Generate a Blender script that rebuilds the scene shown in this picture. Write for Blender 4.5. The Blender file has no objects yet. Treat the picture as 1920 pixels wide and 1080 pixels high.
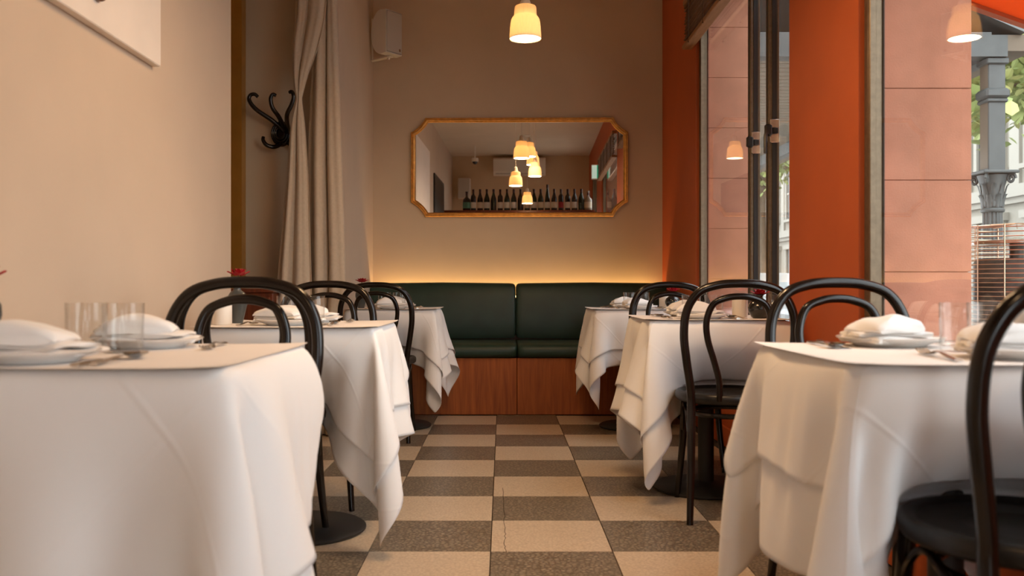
import bpy, math, random
import numpy as np
from mathutils import Vector, Matrix

S = bpy.context.scene
COL = S.collection
random.seed(7)
PI = math.pi
F, CX, CY, CH = 1722.0, 942.0, 539.0, 0.875     # measured perspective of the photograph (1920x1080)

# ------------------------------------------------------------------ camera
cam = bpy.data.cameras.new('camera')
cam.sensor_width = 36.0
cam.lens = F / 1920 * 36.0
cam.shift_x = (960 - CX) / 1920
cam.shift_y = -(540 - CY) / 1920
cam.clip_start = 0.05
cam.clip_end = 300
cam.dof.use_dof = True
cam.dof.focus_distance = 5.2
cam.dof.aperture_fstop = 4.0
co = bpy.data.objects.new('camera', cam)
co.location = (0, 0, CH)
co.rotation_euler = (PI / 2, 0, 0)
COL.objects.link(co)
S.camera = co

# ------------------------------------------------------------------ world: overcast sky
w = bpy.data.worlds.new('overcast_sky')
S.world = w
w.use_nodes = True
bg = w.node_tree.nodes['Background']
bg.inputs['Color'].default_value = (0.90, 0.95, 1.0, 1)
bg.inputs['Strength'].default_value = 5.2

S.view_settings.view_transform = 'Standard'
S.view_settings.look = 'None'
S.view_settings.gamma = 1.0
S.view_settings.use_curve_mapping = False
S.view_settings.exposure = 0.15
S.cycles.max_bounces = 10
S.cycles.diffuse_bounces = 6
S.cycles.glossy_bounces = 6
S.cycles.transmission_bounces = 10
S.cycles.transparent_max_bounces = 16
S.cycles.caustics_reflective = False
S.cycles.caustics_refractive = False
S.cycles.sample_clamp_indirect = 6.0

PENDANT_W = 6.0
WARM = (1.0, 0.62, 0.31)
LED_STRENGTH = 20.0

# ------------------------------------------------------------------ materials
def nt(name):
    m = bpy.data.materials.new(name)
    m.use_nodes = True
    t = m.node_tree
    b = t.nodes['Principled BSDF']
    return m, t, b

def setc(b, k, v):
    if k in b.inputs:
        b.inputs[k].default_value = v

def mat(name, col, rough=0.6, metal=0.0, noise=0.0, nscale=20.0, bump=0.0, bscale=200.0, spec=0.5,
        stretch=(1, 1, 1), coat=0.0, sheen=0.0, coords='Object'):
    m, t, b = nt(name)
    c = tuple(col) + (1,)
    b.inputs['Base Color'].default_value = c
    b.inputs['Roughness'].default_value = rough
    b.inputs['Metallic'].default_value = metal
    setc(b, 'Specular IOR Level', spec)
    setc(b, 'Coat Weight', coat)
    setc(b, 'Sheen Weight', sheen)
    tc = t.nodes.new('ShaderNodeTexCoord')
    mp = t.nodes.new('ShaderNodeMapping')
    mp.inputs['Scale'].default_value = stretch
    t.links.new(tc.outputs[coords], mp.inputs['Vector'])
    if noise:
        n = t.nodes.new('ShaderNodeTexNoise')
        n.inputs['Scale'].default_value = nscale
        n.inputs['Detail'].default_value = 6
        t.links.new(mp.outputs[0], n.inputs['Vector'])
        r = t.nodes.new('ShaderNodeValToRGB')
        r.color_ramp.elements[0].position = 0.3
        r.color_ramp.elements[1].position = 0.7
        r.color_ramp.elements[0].color = tuple(max(0, x * (1 - noise)) for x in col) + (1,)
        r.color_ramp.elements[1].color = tuple(min(1, x * (1 + noise)) for x in col) + (1,)
        t.links.new(n.outputs['Fac'], r.inputs['Fac'])
        t.links.new(r.outputs['Color'], b.inputs['Base Color'])
    if bump:
        n2 = t.nodes.new('ShaderNodeTexNoise')
        n2.inputs['Scale'].default_value = bscale
        n2.inputs['Detail'].default_value = 4
        t.links.new(mp.outputs[0], n2.inputs['Vector'])
        bp = t.nodes.new('ShaderNodeBump')
        bp.inputs['Strength'].default_value = bump
        bp.inputs['Distance'].default_value = 0.002
        t.links.new(n2.outputs['Fac'], bp.inputs['Height'])
        t.links.new(bp.outputs['Normal'], b.inputs['Normal'])
    return m

def emit(name, col, strength):
    m, t, b = nt(name)
    b.inputs['Base Color'].default_value = tuple(col) + (1,)
    b.inputs['Emission Color'].default_value = tuple(col) + (1,)
    b.inputs['Emission Strength'].default_value = strength
    return m

def pane_mat(name, tint=(0.97, 0.98, 0.97), rough=0.0, boost=1.0):
    # thin window glass: clear transmission with the two-sided Fresnel reflection of a pane
    m = bpy.data.materials.new(name)
    m.use_nodes = True
    t = m.node_tree
    t.nodes.clear()
    o = t.nodes.new('ShaderNodeOutputMaterial')
    mx = t.nodes.new('ShaderNodeMixShader')
    tr = t.nodes.new('ShaderNodeBsdfTransparent')
    gl = t.nodes.new('ShaderNodeBsdfGlossy')
    gl.inputs['Roughness'].default_value = rough
    tr.inputs['Color'].default_value = tuple(tint) + (1,)
    fr = t.nodes.new('ShaderNodeFresnel')
    geo = t.nodes.new('ShaderNodeNewGeometry')
    ior = t.nodes.new('ShaderNodeMapRange')      # the Fresnel node inverts the IOR on back faces: undo that for a thin sheet
    ior.inputs['To Min'].default_value = 1.5
    ior.inputs['To Max'].default_value = 1 / 1.5
    t.links.new(geo.outputs['Backfacing'], ior.inputs['Value'])
    t.links.new(ior.outputs[0], fr.inputs['IOR'])
    mm = t.nodes.new('ShaderNodeMath')
    mm.operation = 'MULTIPLY'
    mm.use_clamp = True
    mm.inputs[1].default_value = boost
    t.links.new(fr.outputs[0], mm.inputs[0])
    t.links.new(mm.outputs[0], mx.inputs[0])
    t.links.new(tr.outputs[0], mx.inputs[1])
    t.links.new(gl.outputs[0], mx.inputs[2])
    t.links.new(mx.outputs[0], o.inputs[0])
    return m

def cloth_mat(name, col, crease=True):
    m, t, b = nt(name)
    b.inputs['Base Color'].default_value = tuple(col) + (1,)
    b.inputs['Roughness'].default_value = 0.75
    setc(b, 'Specular IOR Level', 0.25)
    setc(b, 'Sheen Weight', 0.15)
    uv = t.nodes.new('ShaderNodeTexCoord')
    sep = t.nodes.new('ShaderNodeSeparateXYZ')
    t.links.new(uv.outputs['UV'], sep.inputs[0])
    hs = []
    if crease:
        diag = []
        for op in ('ADD', 'SUBTRACT'):
            dg = t.nodes.new('ShaderNodeMath'); dg.operation = op
            t.links.new(sep.outputs[0], dg.inputs[0]); t.links.new(sep.outputs[1], dg.inputs[1])
            diag.append(dg)
        for ax in (0, 1):
            a = t.nodes.new('ShaderNodeMath'); a.operation = 'MULTIPLY'; a.inputs[1].default_value = 2.3
            t.links.new(diag[ax].outputs[0], a.inputs[0])
            ad = t.nodes.new('ShaderNodeMath'); ad.operation = 'ADD'; ad.inputs[1].default_value = 0.5
            t.links.new(a.outputs[0], ad.inputs[0])
            fr = t.nodes.new('ShaderNodeMath'); fr.operation = 'FRACT'
            t.links.new(ad.outputs[0], fr.inputs[0])
            sb = t.nodes.new('ShaderNodeMath'); sb.operation = 'SUBTRACT'; sb.inputs[1].default_value = 0.5
            t.links.new(fr.outputs[0], sb.inputs[0])
            ab = t.nodes.new('ShaderNodeMath'); ab.operation = 'ABSOLUTE'
            t.links.new(sb.outputs[0], ab.inputs[0])
            dv = t.nodes.new('ShaderNodeMath'); dv.operation = 'DIVIDE'; dv.inputs[1].default_value = 0.02; dv.use_clamp = True
            t.links.new(ab.outputs[0], dv.inputs[0])
            hs.append(dv)
        mu = t.nodes.new('ShaderNodeMath'); mu.operation = 'ADD'
        t.links.new(hs[0].outputs[0], mu.inputs[0]); t.links.new(hs[1].outputs[0], mu.inputs[1])
        bp = t.nodes.new('ShaderNodeBump'); bp.inputs['Strength'].default_value = 0.35; bp.inputs['Distance'].default_value = 0.002
        bp.invert = True
        t.links.new(mu.outputs[0], bp.inputs['Height'])
        t.links.new(bp.outputs['Normal'], b.inputs['Normal'])
    return m

def tile_mat(name, base, dark, light, amount, vscale):
    m, t, b = nt(name)
    tc = t.nodes.new('ShaderNodeTexCoord')
    oi = t.nodes.new('ShaderNodeObjectInfo')
    mul = t.nodes.new('ShaderNodeVectorMath'); mul.operation = 'SCALE'; mul.inputs['Scale'].default_value = 37.0
    comb = t.nodes.new('ShaderNodeCombineXYZ')
    for i in range(3):
        t.links.new(oi.outputs['Random'], comb.inputs[i])
    t.links.new(comb.outputs[0], mul.inputs[0])
    add = t.nodes.new('ShaderNodeVectorMath'); add.operation = 'ADD'
    t.links.new(tc.outputs['Object'], add.inputs[0]); t.links.new(mul.outputs[0], add.inputs[1])
    v = t.nodes.new('ShaderNodeTexVoronoi'); v.feature = 'DISTANCE_TO_EDGE'
    v.inputs['Scale'].default_value = vscale
    t.links.new(add.outputs[0], v.inputs['Vector'])
    n = t.nodes.new('ShaderNodeTexNoise'); n.inputs['Scale'].default_value = vscale * 0.9; n.inputs['Detail'].default_value = 5
    t.links.new(add.outputs[0], n.inputs['Vector'])
    r = t.nodes.new('ShaderNodeValToRGB')
    e = r.color_ramp.elements
    e[0].position = 0.02; e[0].color = tuple(dark) + (1,)
    e[1].position = 0.22; e[1].color = tuple(base) + (1,)
    x = e.new(0.45); x.color = tuple(light) + (1,)
    t.links.new(v.outputs['Distance'], r.inputs['Fac'])
    r2 = t.nodes.new('ShaderNodeValToRGB')
    r2.color_ramp.elements[0].position = 0.35; r2.color_ramp.elements[0].color = tuple(dark) + (1,)
    r2.color_ramp.elements[1].position = 0.5; r2.color_ramp.elements[1].color = tuple(base) + (1,)
    t.links.new(n.outputs['Fac'], r2.inputs['Fac'])
    mx = t.nodes.new('ShaderNodeMixRGB'); mx.inputs[0].default_value = amount
    t.links.new(r2.outputs[0], mx.inputs[1]); t.links.new(r.outputs[0], mx.inputs[2])
    t.links.new(mx.outputs[0], b.inputs['Base Color'])
    b.inputs['Roughness'].default_value = 0.33
    return m

def wood_mat(name, c1, c2, rough=0.4, scale=6.0, stretch=(8, 8, 0.6)):
    m, t, b = nt(name)
    tc = t.nodes.new('ShaderNodeTexCoord'); mp = t.nodes.new('ShaderNodeMapping')
    mp.inputs['Scale'].default_value = stretch
    t.links.new(tc.outputs['Object'], mp.inputs['Vector'])
    n = t.nodes.new('ShaderNodeTexNoise'); n.inputs['Scale'].default_value = scale; n.inputs['Detail'].default_value = 8; n.inputs['Distortion'].default_value = 0.6
    t.links.new(mp.outputs[0], n.inputs['Vector'])
    r = t.nodes.new('ShaderNodeValToRGB')
    r.color_ramp.elements[0].position = 0.3; r.color_ramp.elements[0].color = tuple(c1) + (1,)
    r.color_ramp.elements[1].position = 0.72; r.color_ramp.elements[1].color = tuple(c2) + (1,)
    t.links.new(n.outputs['Fac'], r.inputs['Fac'])
    t.links.new(r.outputs[0], b.inputs['Base Color'])
    b.inputs['Roughness'].default_value = rough
    return m

def shade_mat(name):
    m = bpy.data.materials.new(name); m.use_nodes = True
    t = m.node_tree; t.nodes.clear()
    o = t.nodes.new('ShaderNodeOutputMaterial')
    d = t.nodes.new('ShaderNodeBsdfDiffuse'); d.inputs['Color'].default_value = (0.85, 0.75, 0.58, 1)
    tr = t.nodes.new('ShaderNodeBsdfTranslucent'); tr.inputs['Color'].default_value = (0.92, 0.63, 0.34, 1)
    mx = t.nodes.new('ShaderNodeMixShader'); mx.inputs[0].default_value = 0.13
    # thick and thin flutes of the pressed shade let through more and less light
    tc = t.nodes.new('ShaderNodeTexCoord'); sp = t.nodes.new('ShaderNodeSeparateXYZ')
    t.links.new(tc.outputs['Object'], sp.inputs[0])
    at_ = t.nodes.new('ShaderNodeMath'); at_.operation = 'ARCTAN2'
    t.links.new(sp.outputs[1], at_.inputs[0]); t.links.new(sp.outputs[0], at_.inputs[1])
    ml = t.nodes.new('ShaderNodeMath'); ml.operation = 'MULTIPLY'; ml.inputs[1].default_value = 72
    t.links.new(at_.outputs[0], ml.inputs[0])
    cs = t.nodes.new('ShaderNodeMath'); cs.operation = 'COSINE'
    t.links.new(ml.outputs[0], cs.inputs[0])
    mr = t.nodes.new('ShaderNodeMapRange')
    mr.inputs['From Min'].default_value = -1; mr.inputs['From Max'].default_value = 1
    mr.inputs['To Min'].default_value = 0.165; mr.inputs['To Max'].default_value = 0.095
    t.links.new(cs.outputs[0], mr.inputs['Value']); t.links.new(mr.outputs[0], mx.inputs[0])
    t.links.new(d.outputs[0], mx.inputs[1]); t.links.new(tr.outputs[0], mx.inputs[2])
    t.links.new(mx.outputs[0], o.inputs[0])
    return m

def trans_mat(name, col, tcol, fac):
    m = bpy.data.materials.new(name); m.use_nodes = True
    t = m.node_tree; t.nodes.clear()
    o = t.nodes.new('ShaderNodeOutputMaterial')
    d = t.nodes.new('ShaderNodeBsdfDiffuse'); d.inputs['Color'].default_value = tuple(col) + (1,)
    tr = t.nodes.new('ShaderNodeBsdfTranslucent'); tr.inputs['Color'].default_value = tuple(tcol) + (1,)
    mx = t.nodes.new('ShaderNodeMixShader'); mx.inputs[0].default_value = fac
    t.links.new(d.outputs[0], mx.inputs[1]); t.links.new(tr.outputs[0], mx.inputs[2])
    t.links.new(mx.outputs[0], o.inputs[0])
    return m

def leaf_mat(name, c1, c2, c3):
    m, t, b = nt(name)
    g = t.nodes.new('ShaderNodeNewGeometry')
    r = t.nodes.new('ShaderNodeValToRGB')
    r.color_ramp.elements[0].color = tuple(c1) + (1,); r.color_ramp.elements[1].color = tuple(c2) + (1,)
    x = r.color_ramp.elements.new(0.6); x.color = tuple(c3) + (1,)
    t.links.new(g.outputs['Random Per Island'], r.inputs['Fac'])
    t.links.new(r.outputs[0], b.inputs['Base Color'])
    b.inputs['Roughness'].default_value = 0.6
    setc(b, 'Transmission Weight', 0.0)
    setc(b, 'Subsurface Weight', 0.0)
    return m

M = {
    'cream': mat('cream_plaster', (0.60, 0.475, 0.36), 0.75, noise=0.03, nscale=3, bump=0.15, bscale=120, spec=0.3),
    'taupe': mat('taupe_plaster', (0.64, 0.485, 0.325), 0.75, noise=0.04, nscale=3, bump=0.15, bscale=150, spec=0.3),
    'ceil': mat('ceiling_paint', (0.70, 0.59, 0.46), 0.8, noise=0.03, nscale=3),
    'orange': mat('orange_paint', (0.46, 0.092, 0.020), 0.6, noise=0.05, nscale=4, bump=0.1, bscale=150, spec=0.35),
    'pink': mat('salmon_render', (0.50, 0.225, 0.145), 0.85, noise=0.12, nscale=9, bump=0.6, bscale=160, spec=0.2),
    'pinkdark': mat('salmon_mortar', (0.45, 0.20, 0.128), 0.9),
    'bronze': mat('bronze_aluminium', (0.17, 0.125, 0.08), 0.42, 0.6, noise=0.15, nscale=60),
    'rubber': mat('black_gasket', (0.015, 0.013, 0.012), 0.6),
    'steel': mat('polished_steel', (0.72, 0.68, 0.62), 0.18, 1.0, noise=0.05, nscale=40),
    'black': mat('black_plastic', (0.012, 0.011, 0.010), 0.35),
    'chair': mat('black_lacquered_beech', (0.0075, 0.0045, 0.0032), 0.20, noise=0.4, nscale=14, bump=0.05, bscale=60, spec=0.45),
    'chairseat': mat('worn_black_seat', (0.010, 0.008, 0.0065), 0.36, noise=0.4, nscale=10, bump=0.05, bscale=40),
    'iron': mat('black_cast_iron', (0.02, 0.018, 0.016), 0.5, 0.2, bump=0.2, bscale=120),
    'wood': wood_mat('bench_oak', (0.25, 0.056, 0.007), (0.43, 0.115, 0.018), 0.62),
    'darkwood': wood_mat('red_brown_wood', (0.10, 0.022, 0.008), (0.20, 0.045, 0.014), 0.4),
    'leather': mat('dark_green_leather', (0.012, 0.034, 0.021), 0.42, noise=0.15, nscale=8, bump=0.25, bscale=260, spec=0.45),
    'gold': mat('aged_gilt', (0.62, 0.30, 0.07), 0.36, 0.75, noise=0.22, nscale=30, bump=0.1, bscale=80),
    'brass': mat('brushed_brass', (0.72, 0.42, 0.10), 0.34, 0.9, noise=0.06, nscale=8),
    'mirror': mat('silvered_glass', (0.86, 0.84, 0.80), 0.0, 1.0),
    'curtain': mat('beige_linen_curtain', (0.56, 0.45, 0.33), 0.85, noise=0.05, nscale=60, bump=0.2, bscale=400, spec=0.15, sheen=0.2),
    'cloth': cloth_mat('white_tablecloth', (0.86, 0.85, 0.84)),
    'paper': mat('white_paper_cover', (0.86, 0.82, 0.79), 0.7, noise=0.01, nscale=10, spec=0.3),
    'napkin': mat('white_linen_napkin', (0.84, 0.82, 0.80), 0.85, bump=0.2, bscale=500, spec=0.15),
    'china': mat('white_china', (0.80, 0.79, 0.77), 0.15, coat=0.3),
    'wax': mat('white_wax', (0.84, 0.79, 0.72), 0.5),
    'vase': mat('black_glazed_ceramic', (0.012, 0.012, 0.012), 0.14, noise=0.3, nscale=20, coat=0.5),
    'vasegrey': mat('slate_glazed_ceramic', (0.055, 0.062, 0.062), 0.3, noise=0.3, nscale=14, coat=0.2),
    'petal': mat('red_petal', (0.42, 0.012, 0.022), 0.5, noise=0.3, nscale=40),
    'stem': mat('green_stem', (0.05, 0.10, 0.03), 0.6),
    'whiteplastic': mat('white_plastic', (0.80, 0.75, 0.67), 0.45),
    'grille': mat('pale_grille_mesh', (0.55, 0.50, 0.44), 0.6, bump=0.8, bscale=900),
    'bamboo': wood_mat('bamboo_slat', (0.09, 0.035, 0.012), (0.22, 0.095, 0.035), 0.6, 5.0, (9, 1.2, 9)),
    'blindrail': wood_mat('blind_batten', (0.26, 0.12, 0.05), (0.40, 0.20, 0.09), 0.6, 5.0, (9, 1.2, 9)),
    'cord': mat('jute_cord', (0.10, 0.045, 0.02), 0.9),
    'art': mat('plaster_panel', (0.80, 0.72, 0.64), 0.7, noise=0.03, nscale=6),
    'artring': mat('brown_glazed_ring', (0.16, 0.07, 0.03), 0.3),
    'poster': mat('black_poster', (0.012, 0.010, 0.010), 0.4, noise=0.8, nscale=4, stretch=(1, 12, 1)),
    'shade': shade_mat('pleated_porcelain_shade'),
    'bulb': emit('warm_bulb', (1.0, 0.74, 0.42), 27),
    'diffuser': emit('lamp_diffuser', (1.0, 0.90, 0.74), 2.2),
    'led': emit('warm_led_strip', (1.0, 0.64, 0.25), LED_STRENGTH),
    'exit': emit('exit_sign_face', (0.55, 0.75, 0.65), 0.6),
    'exitgreen': emit('exit_sign_green', (0.02, 0.30, 0.16), 0.8),
    'pane': pane_mat('window_glass'),
    'grey': mat('grey_painted_iron', (0.075, 0.082, 0.080), 0.55, noise=0.15, nscale=10, bump=0.3, bscale=60),
    'zinc': mat('zinc_roofing', (0.14, 0.15, 0.15), 0.5, 0.3, noise=0.12, nscale=6),
    'lining': mat('verandah_lining', (0.15, 0.115, 0.08), 0.7, noise=0.1, nscale=5),
    'facade': mat('cream_stucco', (0.27, 0.25, 0.21), 0.8, noise=0.06, nscale=1.2, bump=0.2, bscale=20),
    'facadetrim': mat('pale_stucco_trim', (0.31, 0.29, 0.25), 0.8),
    'winglass': mat('dark_window_pane', (0.06, 0.065, 0.065), 0.1),
    'asphalt': mat('asphalt', (0.22, 0.215, 0.205), 0.9, noise=0.2, nscale=40),
    'paving': mat('stone_paving', (0.36, 0.34, 0.31), 0.85, noise=0.15, nscale=3),
    'bark': mat('bark', (0.13, 0.095, 0.065), 0.9, noise=0.3, nscale=12, bump=0.6, bscale=30),
    'leaf': leaf_mat('plane_tree_leaf', (0.22, 0.28, 0.09), (0.42, 0.40, 0.15), (0.32, 0.37, 0.14)),
    'awning': trans_mat('orange_awning_canvas', (0.62, 0.13, 0.03), (0.80, 0.20, 0.05), 0.5),
    'carpaint': mat('silver_car_paint', (0.50, 0.51, 0.52), 0.25, 0.3, coat=0.6),
    'tyre': mat('tyre_rubber', (0.02, 0.02, 0.02), 0.8),
    'tile_light': tile_mat('pale_stone_tile', (0.60, 0.485, 0.35), (0.45, 0.35, 0.245), (0.68, 0.565, 0.425), 0.55, 70),
    'tile_dark': tile_mat('speckled_grey_tile', (0.25, 0.20, 0.145), (0.075, 0.058, 0.040), (0.38, 0.315, 0.225), 0.80, 62),
    'grout': mat('dark_grout', (0.045, 0.032, 0.022), 0.9),
    'bottle': mat('dark_green_glass', (0.010, 0.022, 0.008), 0.08, coat=0.5),
    'bottlebrown': mat('amber_black_glass', (0.018, 0.009, 0.004), 0.08, coat=0.5),
    'label1': mat('cream_label', (0.62, 0.55, 0.42), 0.7), 'label2': mat('white_label', (0.70, 0.68, 0.63), 0.7),
    'label3': mat('red_label', (0.30, 0.02, 0.03), 0.7), 'label4': mat('teal_label', (0.12, 0.32, 0.25), 0.7),
    'foil': mat('bottle_foil', (0.05, 0.02, 0.015), 0.3, 0.4),
    'clearbottle': mat('pale_stoneware', (0.30, 0.25, 0.19), 0.2),
    'copper': mat('copper_tinted_wire', (0.75, 0.52, 0.36), 0.3, 1.0),
    'perf': mat('perforated_steel', (0.11, 0.105, 0.095), 0.5, 0.15, noise=0.3, nscale=30),
}
M['glass'] = pane_mat('clear_tumbler_glass', (0.985, 0.985, 0.98))

# ------------------------------------------------------------------ geometry helpers
def catmull(pts, n=8, closed=False):
    P = [Vector(p) for p in pts]
    out = []
    m = len(P)
    rng = m if closed else m - 1
    for i in range(rng):
        if closed:
            a, b, c, d = P[(i - 1) % m], P[i], P[(i + 1) % m], P[(i + 2) % m]
        else:
            b, c = P[i], P[i + 1]
            a = P[i - 1] if i > 0 else b * 2 - c
            d = P[i + 2] if i + 2 < m else c * 2 - b
        for k in range(n):
            t = k / n
            out.append(0.5 * ((2 * b) + (c - a) * t + (2 * a - 5 * b + 4 * c - d) * t * t + (3 * b - a - 3 * c + d) * t ** 3))
    if not closed:
        out.append(P[-1].copy())
    return out

class MB:
    def __init__(s):
        s.v, s.f = [], []
    def add(s, vs, fs):
        o = len(s.v)
        s.v += [tuple(x) for x in vs]
        s.f += [tuple(i + o for i in f) for f in fs]
        return s
    def box(s, x0, x1, y0, y1, z0, z1, m=None, bev=0.0):
        if bev <= 0:
            vs = [Vector(p) for p in ((x0, y0, z0), (x1, y0, z0), (x1, y1, z0), (x0, y1, z0), (x0, y0, z1), (x1, y0, z1), (x1, y1, z1), (x0, y1, z1))]
            fs = [(0, 3, 2, 1), (4, 5, 6, 7), (0, 1, 5, 4), (1, 2, 6, 5), (2, 3, 7, 6), (3, 0, 4, 7)]
        else:
            vs = []
            b = bev
            rings = [(z0, b), (z0 + b, 0), (z1 - b, 0), (z1, b)]
            for z, i in rings:
                xa, xb, ya, yb = x0 + i, x1 - i, y0 + i, y1 - i
                c = b
                vs += [Vector(p) for p in ((xa + c, ya, z), (xb - c, ya, z), (xb, ya + c, z), (xb, yb - c, z), (xb - c, yb, z), (xa + c, yb, z), (xa, yb - c, z), (xa, ya + c, z))]
            fs = [tuple(range(7, -1, -1)), tuple(range(24, 32))]
            for r in range(3):
                for k in range(8):
                    fs.append((r * 8 + k, r * 8 + (k + 1) % 8, r * 8 + 8 + (k + 1) % 8, r * 8 + 8 + k))
        if m:
            vs = [m @ v for v in vs]
        return s.add(vs, fs)
    def tube(s, pts, r, sides=10, closed=False, caps=True, flat=1.0, up=None):
        P = [Vector(p) for p in pts]
        n = len(P)
        R = r if isinstance(r, (list, tuple)) else [r] * n
        T = []
        for i in range(n):
            a = P[(i - 1) % n] if (closed or i > 0) else P[0]
            b = P[(i + 1) % n] if (closed or i < n - 1) else P[-1]
            T.append((b - a).normalized())
        nrm = Vector(up) if up else (Vector((0, 0, 1)) if abs(T[0].z) < 0.9 else Vector((1, 0, 0)))
        nrm = (nrm - T[0] * nrm.dot(T[0])).normalized()
        vs = []
        for i in range(n):
            if i:
                q = T[i - 1].rotation_difference(T[i])
                nrm = q @ nrm
            if up:
                nrm = Vector(up)
            nrm = (nrm - T[i] * nrm.dot(T[i])).normalized()
            bn = T[i].cross(nrm)
            for k in range(sides):
                a = 2 * PI * k / sides
                vs.append(P[i] + (bn * math.cos(a) + nrm * math.sin(a) * flat) * R[i])
        fs = []
        for i in range(n if closed else n - 1):
            for k in range(sides):
                j = (i + 1) % n
                fs.append((i * sides + k, i * sides + (k + 1) % sides, j * sides + (k + 1) % sides, j * sides + k))
        if caps and not closed:
            fs.append(tuple(range(sides - 1, -1, -1)))
            fs.append(tuple(range((n - 1) * sides, n * sides)))
        return s.add(vs, fs)
    def lathe(s, prof, seg=32, c=(0, 0, 0), rib=0, ribd=0.0, sx=1.0, sy=1.0):
        vs, fs = [], []
        n = len(prof)
        for (r, z) in prof:
            for k in range(seg):
                a = 2 * PI * k / seg
                rr = r
                if rib and r > 1e-4:
                    rr = r + ribd * math.cos(a * rib)
                vs.append((c[0] + rr * math.cos(a) * sx, c[1] + rr * math.sin(a) * sy, c[2] + z))
        for i in range(n - 1):
            for k in range(seg):
                fs.append((i * seg + k, i * seg + (k + 1) % seg, (i + 1) * seg + (k + 1) % seg, (i + 1) * seg + k))
        if prof[0][0] > 1e-5 and rib == 0:
            fs.append(tuple(range(seg - 1, -1, -1)))
        if prof[-1][0] > 1e-5 and rib == 0:
            fs.append(tuple(range((n - 1) * seg, n * seg)))
        return s.add(vs, fs)
    def prism(s, poly, axis, a0, a1):
        n = len(poly)
        def P(u, v, t):
            return {'x': (t, u, v), 'y': (u, t, v), 'z': (u, v, t)}[axis]
        vs = [P(u, v, a0) for u, v in poly] + [P(u, v, a1) for u, v in poly]
        fs = [tuple(range(n)), tuple(range(2 * n - 1, n - 1, -1))]
        fs += [(i, n + i, n + (i + 1) % n, (i + 1) % n) for i in range(n)]
        return s.add(vs, fs)
    def sphere(s, c, r, seg=16, rings=10, sc=(1, 1, 1)):
        prof = [(max(1e-6, r * math.sin(PI * i / rings)), -r * math.cos(PI * i / rings)) for i in range(rings + 1)]
        n = len(s.v)
        s.lathe(prof, seg)
        s.v[n:] = [(c[0] + x * sc[0], c[1] + y * sc[1], c[2] + z * sc[2]) for x, y, z in s.v[n:]]
        return s
    def mesh(s, name, smooth=True, angle=40):
        me = bpy.data.meshes.new(name)
        me.from_pydata(s.v, [], s.f)
        me.validate()
        import bmesh
        bm = bmesh.new(); bm.from_mesh(me)
        bmesh.ops.remove_doubles(bm, verts=bm.verts, dist=1e-6)
        bmesh.ops.recalc_face_normals(bm, faces=bm.faces)
        bm.to_mesh(me); bm.free()
        if smooth:
            me.polygons.foreach_set('use_smooth', [True] * len(me.polygons))
            me.set_sharp_from_angle(angle=math.radians(angle))
        return me
    def build(s, name, m, parent=None, loc=(0, 0, 0), rot=(0, 0, 0), smooth=True, angle=40):
        return link(name, s.mesh(name, smooth, angle), m, parent, loc, rot)

def link(name, me, m, parent=None, loc=(0, 0, 0), rot=(0, 0, 0)):
    o = bpy.data.objects.new(name, me)
    if m is not None and not me.materials:
        me.materials.append(m)
    o.location = loc
    o.rotation_euler = rot
    if parent:
        o.parent = parent
    COL.objects.link(o)
    return o

def tag(o, label=None, cat=None, group=None, kind=None):
    if label: o['label'] = label
    if cat: o['category'] = cat
    if group: o['group'] = group
    if kind: o['kind'] = kind
    return o

def thing(name, label, cat, loc=(0, 0, 0), rz=0.0, group=None):
    o = bpy.data.objects.new(name, None)
    o.empty_display_size = 0.05
    o.location = loc
    o.rotation_euler = (0, 0, rz)
    COL.objects.link(o)
    return tag(o, label, cat, group)

def copy_tree(o, parent=None):
    if o.type == 'LIGHT' or o.name.startswith('ceiling_rose'):
        return
    c = o.copy()
    COL.objects.link(c)
    c.parent = parent
    for ch in list(o.children):
        copy_tree(ch, c)
    return c

def struct(o, label=None):
    o['kind'] = 'structure'
    if label: o['label'] = label
    return o

def at(px, py, Y):      # photo pixel at depth Y -> world point
    return Vector(((px - CX) / F * Y, Y, CH + (CY - py) / F * Y))

# ------------------------------------------------------------------ room shell
XL, XR, YB, YN, H = -1.20, 1.237, 7.10, -2.20, 3.22
XO = 1.66                     # outer face of the street wall
# floor: base slab + separate tiles
fl = MB().box(-2.5, XR + 0.10, YN - 0.1, YB + 0.1, -0.08, -0.006).build('floor', M['grout'], smooth=False)
struct(fl, 'chequered floor of pale and speckled grey square tiles')
TW, TD = 0.4045, 0.4028
tile = {}
for k in ('tile_light', 'tile_dark'):
    tile[k] = MB().box(-TW / 2 + 0.0018, TW / 2 - 0.0018, -TD / 2 + 0.0004, TD / 2 - 0.0004, -0.010, 0.0, bev=0.0006).mesh('tile', False)
    tile[k].materials.append(M[k])
X0, Y0 = -0.039, 3.044
floor_tile_crack = None
for i in range(-6, 4):
    for j in range(-13, 11):
        cx, cy = X0 + (i + 0.5) * TW, Y0 + (j + 0.5) * TD
        if cx + TW / 2 > XR + TW or cy > YB + 0.2 or cy < YN - 0.2:
            continue
        if cx > XR + 0.12:
            continue
        k = 'tile_dark' if (i + j) % 2 else 'tile_light'
        t = link('tile', tile[k], None, fl, (cx, cy, 0))
        t.rotation_euler = (0, 0, 0)
# hairline crack in the middle column
ck = MB()
cpts = [at(938, 940, 1722 * CH / (940 - CY)), at(944, 915, 1722 * CH / (915 - CY)), at(947, 955, 1722 * CH / (955 - CY)),
        at(945, 985, 1722 * CH / (985 - CY)), at(949, 1005, 1722 * CH / (1005 - CY)), at(946, 1022, 1722 * CH / (1022 - CY)), at(950, 1036, 1722 * CH / (1036 - CY))]
cp = catmull([Vector((p.x + random.uniform(-.004, .004), p.y, 0.0003)) for p in cpts[1:]], 5)
ck.tube([p + Vector((random.uniform(-.003, .003), 0, 0)) for p in cp], 0.0010, 4, flat=0.3)
ck.build('crack', M['grout'], fl, smooth=False)

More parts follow.
